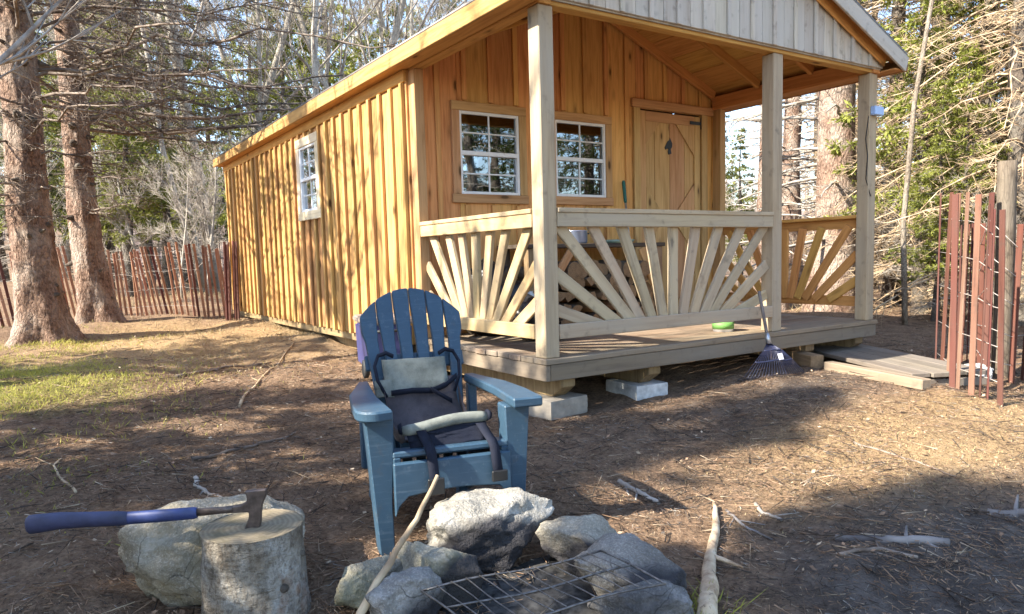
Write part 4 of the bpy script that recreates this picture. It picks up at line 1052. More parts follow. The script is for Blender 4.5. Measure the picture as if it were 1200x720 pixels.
# grill
gr = thing('grill_grate', 'bent wire grill grate lying across the fire pit stones', 'grill', tuple(ac+np.array([0, 0, .1])))
GW = plain('grill_wire', (.17, .155, .145), .45, .85, var=.5, scale=50)
g = [np.array(at(494, 693, -.235)), np.array(at(704, 647, -.215)), np.array(at(780, 683, -.225)), np.array(at(556, 740, -.245))]
def gp(s_, t_): return (g[0]*(1-s_)+g[1]*s_)*(1-t_)+(g[3]*(1-s_)+g[2]*s_)*t_+np.array([0, 0, .006*math.sin(s_*7+t_*3)])
for t_ in (0, .5, 1):
    m = MB(); tube(m, [gp(s_, t_) for s_ in np.linspace(0, 1, 9)], .0032, 6); part('long_rod', m.mesh('long_rod', GW, True), gr, T3(0, 0, 0))
for s_ in (0, 1):
    m = MB(); tube(m, [gp(s_, t_) for t_ in np.linspace(0, 1, 7)], .0032, 6); part('end_rod', m.mesh('end_rod', GW, True), gr, T3(0, 0, 0))
for k in range(1, 13):
    m = MB(); tube(m, [gp(k/13+.006*math.sin(k*3+t_*5), t_)+np.array([0, 0, .004]) for t_ in np.linspace(0, 1, 6)], .0019, 5); part('cross_rod', m.mesh('cross_rod', GW, True), gr, T3(0, 0, 0))

# ------------------------------------------------------------------ cooler
CB = plain('cooler_blue', (.04, .042, .13), .45, var=.15, scale=8)
cc_ = at(451, 440, -.31); cc_ = np.array([cc_[0], cc_[1], g1(cc_[0], cc_[1])+.01])
KM = T3(cc_) @ Matrix.Rotation(R(-12), 4, 'Z')
ck = thing('cooler', 'blue wheeled cooler box standing behind the blue chair', 'cooler', KM)
bm = bmesh.new(); bmesh.ops.create_cube(bm, size=1)
for v in bm.verts:
    k = 1+.06*(v.co.z); v.co = (v.co.x*.36*k, v.co.y*.55*k, .245+v.co.z*.36)
bmesh.ops.bevel(bm, geom=bm.edges[:], offset=.02, segments=3, affect='EDGES'); me = bpy.data.meshes.new('tub'); bm.to_mesh(me); bm.free(); me.materials.append(CB); part('tub', me, ck)
bm = bmesh.new(); bmesh.ops.create_cube(bm, size=1)
for v in bm.verts: v.co = (v.co.x*.40, v.co.y*.60, .455+v.co.z*.055)
bmesh.ops.bevel(bm, geom=bm.edges[:], offset=.015, segments=3, affect='EDGES'); me = bpy.data.meshes.new('lid'); bm.to_mesh(me); bm.free(); me.materials.append(plain('cooler_lid', (.22, .17, .14), .7, var=.15)); part('lid', me, ck)
for s in (-1, 1):
    m = MB(); tube(m, [(s*.165, -.20, .075), (s*.18, -.20, .075), (s*.205, -.20, .075), (s*.21, -.20, .075)], [.06, .075, .075, .06], 20); part('wheel', m.mesh('wheel', plain('wheel_black', (.02, .02, .02), .7) if s < 0 else bpy.data.materials['wheel_black'], True), ck)
m = MB(); tube(m, [(-.13, -.29, .36), (-.13, -.33, .38), (.13, -.33, .38), (.13, -.29, .36)], .012, 8); part('handle', m.mesh('handle', bpy.data.materials['wheel_black'], True), ck)

# ------------------------------------------------------------------ sticks, peeled log, roots
PEEL = NT('peeled_log'); _o = PEEL.coord(); _c = PEEL.ramp(PEEL.noise(_o, 7, 5, .65), [(.34, (.22, .13, .07)), (.5, (.50, .38, .25)), (.7, (.60, .51, .38))]); _c = PEEL.mix(PEEL.ramp(PEEL.noise(_o, 19, 5, .75), [(.54, 0), (.62, .9)]), _c, (.12, .085, .06)); PEEL.col(_c); PEEL.bump(PEEL.noise(_o, 25, 4), .5, .01); PEEL = PEEL.set(Roughness=.85)
ROOTM = twigmat('root_bark', (.10, .085, .08), (.25, .225, .21))
def groundline(pxs, lift, n=14, seed=0, wig=.01):
    A_ = np.array([atg(x_, y_) for x_, y_ in pxs]); t = np.linspace(0, 1, len(A_)); tt = np.linspace(0, 1, n)
    Q_ = np.stack([np.interp(tt, t, A_[:, k]) for k in range(3)], 1); rg = np.random.RandomState(seed)
    w_ = np.cumsum(rg.normal(size=(n, 2)), axis=0)*wig*.4; w_ -= np.linspace(0, 1, n)[:, None]*w_[-1]; Q_[:, :2] += w_
    Q_[:, 2] = gz(Q_[:, 0], Q_[:, 1])+lift; return Q_
def stick(name, label, pxs, r0, r1, mat, cat='stick', lift=None, seed=1, wig=.012, n=16, side=2):
    Q_ = groundline(pxs, r0*.7 if lift is None else lift, n, seed, wig); m = MB()
    rr_ = np.linspace(r0, r1, n)*(1+.06*np.random.RandomState(seed).normal(size=n)); tube(m, Q_, rr_, 9)
    rg = random.Random(seed)
    for k in range(side):
        i_ = rg.randrange(3, n-3); d = (Q_[i_+1]-Q_[i_]); d /= np.linalg.norm(d); sdd = np.array([-d[1], d[0], .25])*rg.choice((-1, 1))
        l_ = rg.uniform(.06, .16)*(1 if r0 > .006 else .6); tube(m, [Q_[i_], Q_[i_]+(d*.6+sdd*.6)*l_*.5, Q_[i_]+(d*.9+sdd*.8)*l_], [rr_[i_]*.6, rr_[i_]*.45, rr_[i_]*.2], 5)
    o = bpy.data.objects.new(name, m.mesh(name, mat, True)); c = Vector(Q_.mean(0)); o.data.transform(T3(-c)); place(o, T3(c))
    return tag(o, label, cat)
stick('fallen_log', 'pale peeled thin log lying right of the fire pit', [(836, 596), (838, 630), (830, 680), (829, 730)], .008, .034, PEEL, 'log', .022, 5, .008, 22, 1)
stick('stick', 'long tan stick lying in front of the sunlit wall', [(281, 478), (305, 448), (332, 418), (345, 402)], .012, .006, TWIG_TAN, seed=2)
stick('stick', 'grey branch lying across the shaded ground left of the chair', [(206, 443), (260, 432), (318, 426)], .016, .008, TWIG_DARK, seed=3)
stick('stick', 'dark thin branch lying behind the axe', [(226, 540), (290, 528), (346, 508)], .012, .005, TWIG_DARK, seed=4)
stick('stick', 'small curved pale twig left of the axe handle', [(88, 578), (66, 564), (61, 545), (74, 536)], .007, .004, TWIG_TAN, seed=5, n=12)
stick('stick', 'short curved stick between axe and chair', [(230, 562), (238, 578), (262, 590)], .012, .006, TWIG_GREY, seed=6, n=12)
stick('stick', 'pale broken stick on the ground right of the big boulder', [(724, 567), (745, 577), (772, 592)], .013, .010, TWIG_GREY, seed=7)
stick('stick', 'thin stick lying in the dark mud beside the log', [(852, 600), (878, 618), (905, 634)], .006, .004, ROOTM, seed=8)
stick('stick', 'forked pale stick on the mud patch', [(885, 592), (900, 604), (915, 612)], .009, .005, TWIG_GREY, seed=9)
stick('stick', 'thin brown stick across the straw left of the fence', [(1000, 520), (1050, 535), (1120, 560)], .007, .004, TWIG_DARK, seed=10)
stick('root', 'long grey root rising from the bare ground at right', [(975, 634), (1010, 630), (1060, 633), (1112, 638)], .016, .019, ROOTM, 'root', .004, 11, .02)
stick('root', 'short root at the right edge of the bare ground', [(1156, 602), (1180, 606), (1215, 606)], .020, .022, ROOTM, 'root', .002, 12, .015)
stick('root', 'thin root lying below the long grey root', [(985, 652), (1030, 645), (1075, 655)], .008, .006, TWIG_DARK, 'root', .006, 13)
st = [atd(418, 730, 2.10), atd(440, 686, 2.16), atd(468, 640, 2.22), atd(490, 605, 2.27), atd(513, 557, 2.33)]
m = MB(); P_ = np.array(st); tt = np.linspace(0, 1, 16); P_ = np.stack([np.interp(tt, np.linspace(0, 1, 5), P_[:, k]) for k in range(3)], 1)+.0016*np.random.RandomState(3).normal(size=(16, 3)); tube(m, P_, np.linspace(.014, .006, 16), 8)
o = bpy.data.objects.new('stick', m.mesh('stick', TWIG_TAN, True)); tag(place(o, Matrix()), 'long pale poking stick leaning over the left fire pit stone', 'stick')

# ------------------------------------------------------------------ trees
UP = np.array([0, 0, 1.0])
def unit(v): return v/(np.linalg.norm(v, axis=-1, keepdims=True)+1e-9)
def conifer(seed, H, r0, low, live, spread, step=.32, per=5, twigs=12, sub=3, droop=.25, leafm=NEEDLE, twigm=TWIG_GREY, barkm=DARK_BARK, needles=5, stub=False, tw_r=.006, nl=.11, deadk=1.0, nw=.016):
    """meshes of one conifer: trunk, bare branches, needled crown"""
    rg = np.random.RandomState(seed); tr, dead, live_mb = MB(), MB(), MB()
    n = 14; zz = np.linspace(0, H, n); bx, by = np.cumsum(rg.normal(size=(2, n)), axis=1)*H*.0035
    bx -= bx[0]; by -= by[0]
    rad = r0*((1-zz/H)**.85+.03)*(1+.35*np.exp(-zz/.35))
    zt = np.concatenate([[-.35], zz]); P0 = np.stack([np.interp(zt, zz, bx), np.interp(zt, zz, by), zt], 1)
    rr_ = np.concatenate([[rad[0]*1.15], rad]); tube(tr, P0, rr_, 12, False, 0, 1+.05*rg.normal(size=(len(zt), 12)))
    z = low
    while z < H-.15:
        f = z/H; kk = per if z > live else max(2, int(per*deadk))
        for b in range(kk):
            az_ = rg.uniform(0, 6.283); zb_ = z+rg.uniform(-.5, .5)*step
            if zb_ < .25: continue
            lenb = spread*(1-f)**.7*rg.uniform(.55, 1.1)+.15
            if z < live: lenb *= rg.uniform(.45, 1.0)
            d0 = np.array([math.cos(az_), math.sin(az_), rg.uniform(-.05, .25)]); side = np.array([-math.sin(az_), math.cos(az_), 0])
            t = np.linspace(0, 1, 6); c = np.array([np.interp(zb_, zz, bx), np.interp(zb_, zz, by), zb_])
            Pb = c+d0*lenb*t[:, None]+side*(rg.normal()*.10*lenb*t**2)[:, None]-UP*(droop*lenb*(t**1.6)*rg.uniform(.5, 1.3))[:, None]
            Pb[1:] += rg.normal(size=(5, 3))*.012*lenb
            br = max(.006, r0*.10*(1-f)+.004)
            tube(dead, Pb, np.linspace(br, br*.25, 6), 4, False)
            isl = z > live
            nt_ = max(4, int(twigs*lenb/spread*1.3))
            tq = rg.uniform(.12, 1.0, nt_); S_ = np.stack([np.interp(tq, t, Pb[:, k]) for k in range(3)], 1)
            bd = unit(Pb[-1]-Pb[0]); sg = rg.choice([-1, 1], nt_)[:, None]
            tl = lenb*rg.uniform(.18, .42, nt_)*(1.1-.6*tq); D = unit(bd*rg.uniform(.35, .9, (nt_, 1))+side*sg+UP*rg.normal(-.12, .22, (nt_, 1)))
            E_ = S_+D*tl[:, None]; E_[:, 2] -= tl*droop*.5
            spikes(dead, S_, E_, np.full(nt_, tw_r))
            # finer twigs
            k2 = np.repeat(np.arange(nt_), sub); q = rg.uniform(.2, 1, len(k2))[:, None]
            S2 = S_[k2]*(1-q)+E_[k2]*q; D2 = unit(D[k2]*.8+rg.normal(size=(len(k2), 3))*.55); l2 = (tl[k2]*rg.uniform(.2, .5, len(k2)))[:, None]
            E2 = S2+D2*l2
            spikes(dead, S2, E2, np.full(len(k2), tw_r*.6))
            if isl:
                SS = np.concatenate([S_, S2]); EE = np.concatenate([E_, E2]); k3 = np.repeat(np.arange(len(SS)), needles)
                q = rg.uniform(.05, 1.05, len(k3))[:, None]; A = SS[k3]*(1-q)+EE[k3]*q
                dd = unit(unit(EE-SS)[k3]*.7+rg.normal(size=(len(k3), 3))*.6); B = A+dd*(nl*rg.uniform(.6, 1.3, (len(k3), 1)))
                blades(live_mb, A, B, nw*rg.uniform(.6, 1.3, len(k3)), unit(UP+rg.normal(size=(len(k3), 3))*.6))
        z += step*rg.uniform(.75, 1.3)
    out = [('trunk', tr.mesh('trunk', barkm, True)), ('branches', dead.mesh('branches', twigm))]
    if live_mb.n: out.append(('crown', live_mb.mesh('crown', leafm)))
    return out
def hardwood(seed, H, r0, fork=.35, barkm=PALE_BARK, twigm=TWIG_GREY, depth=4, kids=5, spread=.55, fine=5, tw=.005):
    rg = np.random.RandomState(seed); tr, br = MB(), MB()
    def grow(p, d, l, r, lev):
        k = 5; P_ = [p]; dd = d
        for _ in range(k):
            dd = unit(dd+rg.normal(size=3)*.09+UP*.05*lev); P_.append(P_[-1]+dd*l/k)
        P_ = np.array(P_); rr = np.linspace(r, r*(.5 if lev == 0 else .3), k+1); tube(tr if lev == 0 else br, P_, rr, (12, 6, 4, 3, 3)[lev], lev == 0)
        if lev >= depth-1:
            n = fine*2; q = rg.uniform(.1, 1, n); S_ = np.stack([np.interp(q, np.linspace(0, 1, k+1), P_[:, i]) for i in range(3)], 1)
            D = unit(unit(dd)*.8+rg.normal(size=(n, 3))*.6); spikes(br, S_, S_+D*(l*rg.uniform(.3, .8, (n, 1))), np.full(n, tw)); return
        nk = kids+(3 if lev == 0 else 0)
        for c in range(nk):
            q = rg.uniform(fork if lev == 0 else .25, 1.0); s_ = np.array([np.interp(q, np.linspace(0, 1, k+1), P_[:, i]) for i in range(3)])
            a = rg.uniform(0, 6.28); o_ = np.array([math.cos(a), math.sin(a), rg.uniform(.0, .5)])
            grow(s_, unit(unit(dd)*.75+o_*spread*1.2), l*rg.uniform(.32, .55)*(1.15-.5*q if lev == 0 else 1), max(.005, r*(1-.5*q)*rg.uniform(.35, .5)), lev+1)
    grow(np.array([0, 0, -.2]), UP+rg.normal(size=3)*.03, H, r0, 0)
    return [('trunk', tr.mesh('trunk', barkm, True)), ('branches', br.mesh('branches', twigm))]
_first = {}
def plant(name, label, kind, proto, loc, rz, s=1.0, group=None, cat='tree'):
    M = T3(loc) @ Matrix.Rotation(rz, 4, 'Z') @ Matrix.Scale(s, 4)
    if id(proto) not in _first:
        o = thing(name, label, cat, M, group)
        for n_, me in proto: part(n_, me, o)
        _first[id(proto)] = o
    else:
        o = copy_tree(_first[id(proto)], M); o.name = name; tag(o, label, cat)
        if group: o['group'] = group
        elif 'group' in o: del o['group']
    return o
rt = random.Random(21)

# two big old spruces at the left, built one by one
def big_spruce(seed, H, r0, low_limbs, zlimb, lean, spread):
    rg = np.random.RandomState(seed); tr, stub, limbs = MB(), [], MB()
    n, k = 64, 150; zz = np.concatenate([np.linspace(-.3, 5.5, 120), np.linspace(5.6, H, 30)])
    th = np.arange(n)/n*2*np.pi
    Z = np.repeat(zz, n).reshape(k, n); A = np.tile(th, (k, 1))
    Pn = np.stack([np.cos(A).ravel()*2.2, np.sin(A).ravel()*2.2, Z.ravel()*2.4], 1)
    flare = 1+.55*np.exp(-np.maximum(Z, -.2)/.28)*(1+.45*np.sin(A*5+seed)+.25*np.sin(A*3+1))+.12*np.exp(-np.maximum(Z, 0)/1.2)
    wob = flare*(1+.07*fbm(Pn*.8, 3, seed).reshape(k, n)+.05*fbm(Pn*3.2, 3, seed+3).reshape(k, n)+.03*fbm(Pn*9, 2, seed+6).reshape(k, n))
    cx = np.interp(zz, [-.3, 2, 5, H], [0, lean*.3, lean*.8, lean*1.4])+.03*np.sin(zz*1.3+seed)
    tube(tr, np.stack([cx, .02*np.sin(zz), zz], 1), r0*((1-np.clip(zz, 0, H)/H)**.75+.02), n, False, 0, wob)
    for _ in range(46):                       # stubs and burrs
        z = rg.uniform(.35, 4.6); a = rg.uniform(0, 6.28); d = np.array([math.cos(a), math.sin(a), rg.uniform(-.3, .4)]); rr = r0*((1-z/H)**.75)
        c = np.array([np.interp(z, zz, cx), 0, z])+d*rr*.92; l_ = rg.uniform(.05, .16); s_ = rg.uniform(.015, .04)
        q_ = MB(); tube(q_, [c-d*.03, c+d*l_*.3, c+d*l_+UP*rg.uniform(-.03, .03)], [s_*1.9, s_*1.1, s_*.5], 7); stub.append(q_)
    for (z, a, l_, dr) in low_limbs:
        d = np.array([math.cos(a), math.sin(a), .10]); sd_ = np.array([-math.sin(a), math.cos(a), 0]); t = np.linspace(0, 1, 9)
        c = np.array([np.interp(z, zz, cx), 0, z]); Pb = c+d*l_*t[:, None]-UP*(dr*l_*t**1.7)[:, None]+sd_*(rg.normal()*.08*l_*t**2)[:, None]; Pb[1:] += rg.normal(size=(8, 3))*.018*l_
        tube(limbs, Pb, np.linspace(.022, .005, 9)*min(1.3, .6+l_*.15), 6, False)
        nt_ = int(11*l_); tq = rg.uniform(.12, 1, nt_); S_ = np.stack([np.interp(tq, t, Pb[:, q]) for q in range(3)], 1)
        sg = rg.choice([-1, 1], nt_)[:, None]; tl = rg.uniform(.25, .85, nt_)*(1.15-.6*tq); D = unit(d*rg.uniform(.3, 1.1, (nt_, 1))+sd_*sg*.8+UP*rg.normal(-.10, .22, (nt_, 1)))
        M_ = S_+D*tl[:, None]*.55; E_ = M_+unit(D+rg.normal(size=(nt_, 3))*.18-UP*.15)*tl[:, None]*.5
        spikes(limbs, S_, M_+(E_-M_)*.2, np.full(nt_, .0075)); spikes(limbs, M_, E_, np.full(nt_, .0050))
        k2 = np.repeat(np.arange(nt_), 3); q = rg.uniform(.1, 1, len(k2))[:, None]; S2 = S_[k2]*(1-q)+E_[k2]*q
        E2 = S2+unit(D[k2]*.7+rg.normal(size=(len(k2), 3))*.5)*(tl[k2]*rg.uniform(.18, .5, len(k2)))[:, None]; spikes(limbs, S2, E2, np.full(len(k2), .0038))
        k3 = np.repeat(np.arange(len(S2)), 2); q = rg.uniform(.2, 1, len(k3))[:, None]; S3 = S2[k3]*(1-q)+E2[k3]*q; spikes(limbs, S3, S3+rg.normal(size=(len(k3), 3))*.07, np.full(len(k3), .0028))
    return tr, stub, limbs
def limbset(seed, zs_, azs, ls):
    rg = np.random.RandomState(seed); return [(z+rg.uniform(-.12, .12), a+rg.uniform(-.25, .25), l_*rg.uniform(.8, 1.15), rg.uniform(-.02, .22)) for z, a, l_ in zip(zs_, azs, ls)]
b1 = atdist(45, 10.6); b2 = atdist(109, 11.9)
rg0 = np.random.RandomState(2)
l1 = limbset(1, rg0.uniform(2.5, 5.6, 34), rg0.uniform(-2.3, 1.2, 34), rg0.uniform(1.3, 4.2, 34))+limbset(5, rg0.uniform(1.2, 2.6, 12), rg0.uniform(-3.3, .2, 12), rg0.uniform(.4, 1.5, 12))
l2 = limbset(2, rg0.uniform(2.6, 5.8, 30), rg0.uniform(-1.4, 1.4, 30), rg0.uniform(1.5, 5.2, 30))+limbset(7, rg0.uniform(1.2, 2.4, 8), rg0.uniform(-2, 1, 8), rg0.uniform(.3, 1.0, 8))
up_ = conifer(77, 13, .30, 5.6, 5.6, 2.3, .45, 5, 11, 3, .3, NEEDLE, TWIG_DARK, SPRUCE_BARK, 5)
for nm, b, sd_, r0, lb, ln_ , H_ in (('nearest thick rough-barked spruce trunk at the left edge', b1, 3, .225, l1, -.10, 14), ('second big spruce trunk standing just right of the thickest one', b2, 9, .185, l2, -.20, 13)):
    t_ = thing('spruce_tree', nm, 'tree', tuple(b), 'two old spruces by the fence')
    tr, stb, lm = big_spruce(sd_, H_, r0, lb, 0, ln_, 3)
    part('trunk', tr.mesh('trunk', SPRUCE_BARK, True), t_); [part('branch_stub', q_.mesh('branch_stub', DARK_BARK, True), t_) for q_ in stb]; part('dead_limbs', lm.mesh('dead_limbs', TWIG_DARK), t_); part('crown', up_[2][1], t_)
    part('upper_branches', up_[1][1], t_)

# prototypes
SP_A = conifer(1, 11, .16, .5, 2.6, 2.1, .30, 5, 12, 3, .30, NEEDLE, TWIG_GREY)
SP_B = conifer(2, 14, .20, .8, 5.0, 2.4, .34, 5, 12, 3, .25, NEEDLE, TWIG_GREY)
SP_Y = conifer(3, 8, .11, .5, 1.4, 1.7, .26, 5, 11, 3, .22, NEEDLE_Y, TWIG_GREY, needles=6)
SHADE = conifer(8, 12, .18, 1.0, 2.0, 2.2, .27, 6, 13, 3, .25, NEEDLE, TWIG_DARK, needles=8, nl=.15, nw=.026)
FIR_S = conifer(4, 4.6, .07, .25, .3, 1.15, .24, 5, 10, 3, .15, NEEDLE, TWIG_DARK, needles=5)
DEAD_A = conifer(5, 12, .17, .5, 9.0, 2.6, .19, 6, 20, 7, .42, NEEDLE, TWIG_TAN, DARK_BARK, tw_r=.0050)
DEAD_B = conifer(6, 11, .14, .3, 7.5, 2.3, .18, 6, 22, 7, .50, NEEDLE, TWIG_TAN, DARK_BARK, tw_r=.0046)
DEAD_C = conifer(7, 13, .25, 1.1, 8.0, 2.4, .34, 4, 12, 4, .25, NEEDLE, TWIG_GREY, SPRUCE_BARK, tw_r=.006)
HW_A = hardwood(11, 13, .13); HW_B = hardwood(12, 11, .10, .3); HW_C = hardwood(13, 9, .07, .25, kids=6, spread=.7)
BUSH = hardwood(15, 3.6, .035, .05, PALE_BARK, TWIG_GREY, 3, 9, .8, 7, .004)

# right of the porch
def R_(): return rt.uniform(0, 6.28)
def tat(px, dist): return tuple(atdist(px, dist))
plant('spruce_tree', 'sunlit thick spruce trunk seen between the two right porch posts', 't', DEAD_C, tat(974, 12.4), 1.0, 1.25)
plant('spruce_tree', 'dark slimmer spruce trunk left of the sunlit thick one', 't', DEAD_C, tat(926, 16.5), 2.2, .9)
plant('spruce_tree', 'spruce hidden behind the middle porch post with branches reaching both sides', 't', DEAD_C, tat(904, 13.0), 4.0, .85)
plant('spruce_tree', 'dark trunk tangled in dead twigs just right of the porch', 't', DEAD_A, tat(1048, 14.0), .3, .95)
slim = hardwood(23, 7.0, .034, .5, bark('sapling_bark', (.13, .10, .075), (.27, .22, .165), (.36, .31, .25)), TWIG_TAN, 3, 4, .5, 4)
plant('sapling', 'slim pale leafless sapling rising beside the porch roof corner', 't', slim, tat(1063, 9.6), .2, 1)
dead_spots = [(1105, 13.2, DEAD_A), (1150, 11.6, DEAD_B), (1205, 10.6, DEAD_A), (1245, 13.5, DEAD_B), (1180, 15.5, DEAD_A), (1085, 17.5, DEAD_B), (1230, 18.5, DEAD_A), (1020, 19.0, DEAD_B), (1290, 11.0, DEAD_B), (960, 23.0, DEAD_B)]
for px_, ds, pr in dead_spots:
    wh = 'just right of the porch roof' if px_ < 1110 else 'behind the curled snow fence'
    wh = ('front spruce' if ds < 14 else 'rear spruce')+' hung with dense tan dead branches '+wh
    plant('spruce_tree', wh, 't', pr, tat(px_, ds), R_(), rt.uniform(.9, 1.1), wh)
for px_, ds, sc in ((842, 26, .6), (1005, 29, .9)):
    plant('spruce_tree', 'green spruce standing beyond the porch at the right', 't', SP_A, tat(px_, ds), R_(), sc, 'green spruces beyond the porch')
for px_, ds, sc in ((1098, 10.2, .36), (1125, 10.4, .42), (1080, 11.5, .85), (1150, 12.5, .62), (868, 17, .45), (1190, 13, .5)):
    plant('fir_tree', 'bright yellowish green young fir among the dead twigs', 't', SP_Y, tat(px_, ds), R_(), sc, 'young firs among dead twigs')
# behind the cabin and left
for px_, ds, pr, sc in ((250, 19, HW_A, 1.0), (238, 21, HW_B, 1.1), (262, 24, HW_A, 1.0), (408, 26, HW_A, 1.15), (392, 22, HW_B, 1.2), (445, 24, HW_A, 1.1), (462, 30, HW_B, 1.3), (485, 27, HW_C, 1.4), (350, 28, HW_C, 1.5), (300, 24, HW_C, 1.2), (205, 27, HW_B, 1.2), (330, 33, HW_A, 1.2), (180, 31, HW_A, 1.2), (225, 17, HW_C, .9), (150, 22, HW_C, 1.0), (560, 30, HW_B, 1.3), (520, 34, HW_A, 1.3), (75, 24, HW_B, 1.0), (20, 27, HW_A, 1.0), (285, 38, HW_A, 1.2), (120, 36, HW_B, 1.3), (370, 40, HW_A, 1.2), (425, 38, HW_B, 1.3)):
    wh = ('seen over the left fence' if px_ < 275 else 'rising over the cabin roof')+(', among the nearer stems' if ds < 26 else ', deep in the woods')
    plant('bare_tree', 'leafless pale-barked hardwood '+wh, 't', pr, tat(px_, ds), R_(), sc*rt.uniform(.92, 1.08), 'bare hardwoods '+wh)
for px_, ds, pr, sc in ((150, 17, SP_Y, .75), (195, 18.5, SP_Y, .85), (125, 20, SP_Y, 1.0), (228, 23, SP_Y, 1.1), (62, 19, SP_Y, .9), (345, 25, SP_Y, 1.25), (400, 30, SP_Y, 1.6), (300, 29, SP_Y, 1.3), (470, 33, SP_Y, 1.7), (540, 31, SP_Y, 1.5), (130, 26, SP_Y, 1.3), (215, 30, SP_A, .9), (175, 20, SP_Y, .75), (60, 30, SP_Y, 1.4), (0, 24, SP_Y, 1.2), (30, 18, SP_A, .6), (320, 36, SP_Y, 1.5), (380, 34, SP_Y, 1.6), (440, 40, SP_B, 1.1), (500, 36, SP_Y, 1.6), (250, 36, SP_A, 1.0), (150, 38, SP_B, 1.0), (90, 40, SP_A, 1.1), (200, 23, SP_A, .5), (280, 30, SP_A, .7), (540, 42, SP_A, 1.2)):
    wh = ('behind the big left trunks' if px_ < 110 else 'between the left trunks and the cabin' if px_ < 275 else 'rising over the cabin roof')+(', yellowish' if pr is SP_Y else ', dark green')
    plant('spruce_tree', 'green conifer '+wh, 't', pr, tat(px_, ds), R_(), sc*rt.uniform(.92, 1.08), 'green conifers '+wh)
for px_, ds, sc in ((165, 16.5, .8), (210, 15.5, .7), (240, 15.5, .8), (20, 15, .8)):
    plant('bush', 'leafless twiggy grey bush behind the left snow fence', 't', BUSH, tat(px_, ds), R_(), sc, 'bare bushes behind the fence', 'bush')
for px_, ds, sc in ((1080, 12.0, .5), (1120, 11.0, .45), (1045, 13, .5), (1170, 10.4, .45), (1195, 12, .55), (990, 15, .5), (880, 18, .6), (860, 22, .7)):
    plant('bush', 'low tangle of bare brush under the trees right of the porch', 't', BUSH, tat(px_, ds), R_(), sc, 'bare brush right of the porch', 'bush')

# trees standing left of and behind the camera (they shade the clearing and show in the window glass)
for x_, y_, pr, sc in ((-6.2, -1.5, FIR_S, 1.0), (-5.6, .9, FIR_S, 1.05), (-6.8, 2.3, FIR_S, 1.1), (-5.4, -3.2, FIR_S, 1.1), (-7.6, -.2, FIR_S, 1.02), (-12, .42, SHADE, .92), (-10, -2.1, SHADE, 1.0), (-9.0, -6.0, SP_A, 1.0)):
    plant('fir_tree' if pr is FIR_S else 'spruce_tree', 'conifer at the left edge of the clearing', 't', pr, (x_, y_, g1(x_, y_)), R_(), sc, 'conifers left of the clearing')
HW_S = hardwood(17, 8, .14, .22, PALE_BARK, TWIG_GREY, 3, 8, .8, 3, .014)
plant('fir_tree', 'conifer at the left edge of the clearing', 't', SP_Y, (-6.3, 5.0, g1(-6.3, 5.0)), 1.0, 1.0, 'conifers left of the clearing')
for x_, y_, sc in ((-3.7, 3.5, .68), (-7.05, 2.4, .9)):
    plant('bare_tree', 'leafless tree at the left edge of the clearing', 't', HW_S, (x_, y_, g1(x_, y_)), R_(), sc, 'bare trees left of the clearing')
for x_, y_, pr, sc in ((4.6, -7.2, DEAD_C, .8), (8.2, -5.8, SP_A, .9), (10.8, -7.6, SP_A, 1.1), (7.2, -9.5, SP_A, 1.0), (9.6, -12.5, SP_A, 1.2), (6.6, -13.5, DEAD_A, 1.0), (11.5, -10, HW_A, 1.0), (12.5, -15, SP_B, 1.1), (3.8, -12.5, HW_A, 1.0), (1, -19, SP_A, 1.1)):
    plant('spruce_tree', 'tree at the edge of the clearing behind the fire pit', 't', pr, (x_, y_, g1(x_, y_)), R_(), sc, 'trees behind the fire pit')

# far woods: a mass of thin stems on the slope
m = MB(); rg = np.random.RandomState(8); n = 1500
azs = rg.uniform(R(-20), R(85), n); ds = 36+rg.uniform(0, 1, n)**.8*75
xs_, ys_ = CAM[0]+np.sin(azs)*ds, CAM[1]+np.cos(azs)*ds; keep = ~((ds < 55) & (azs > R(38))); xs_, ys_ = xs_[keep], ys_[keep]; n = len(xs_)
zb_ = gz(xs_, ys_); dd_ = np.hypot(xs_-CAM[0], ys_-CAM[1]); zb_ = zb_+np.clip((dd_-75)/160, 0, 1)**.8*14
h_ = rg.uniform(6, 11, n); A = np.stack([xs_, ys_, zb_-.3], 1); B = A+np.stack([rg.normal(size=n)*.3, rg.normal(size=n)*.3, h_], 1)
spikes(m, A, B, rg.uniform(.05, .11, n))
k = np.repeat(np.arange(n), 34); q = rg.uniform(.25, 1, len(k))[:, None]; S_ = A[k]*(1-q)+B[k]*q
D = rg.normal(size=(len(k), 3)); D[:, 2] = np.abs(D[:, 2])*.6+.2; E_ = S_+unit(D)*(h_[k]*rg.uniform(.08, .26, len(k))*(1.15-.6*q[:, 0]))[:, None]
spikes(m, S_, E_, np.full(len(k), .022))
tag(place(bpy.data.objects.new('far_woods', m.mesh('far_woods', twigmat('far_twigs', (.20, .15, .125), (.36, .29, .24)))), Matrix()), 'leafless grey-brown woods on the far slope', 'woods', kind='stuff')

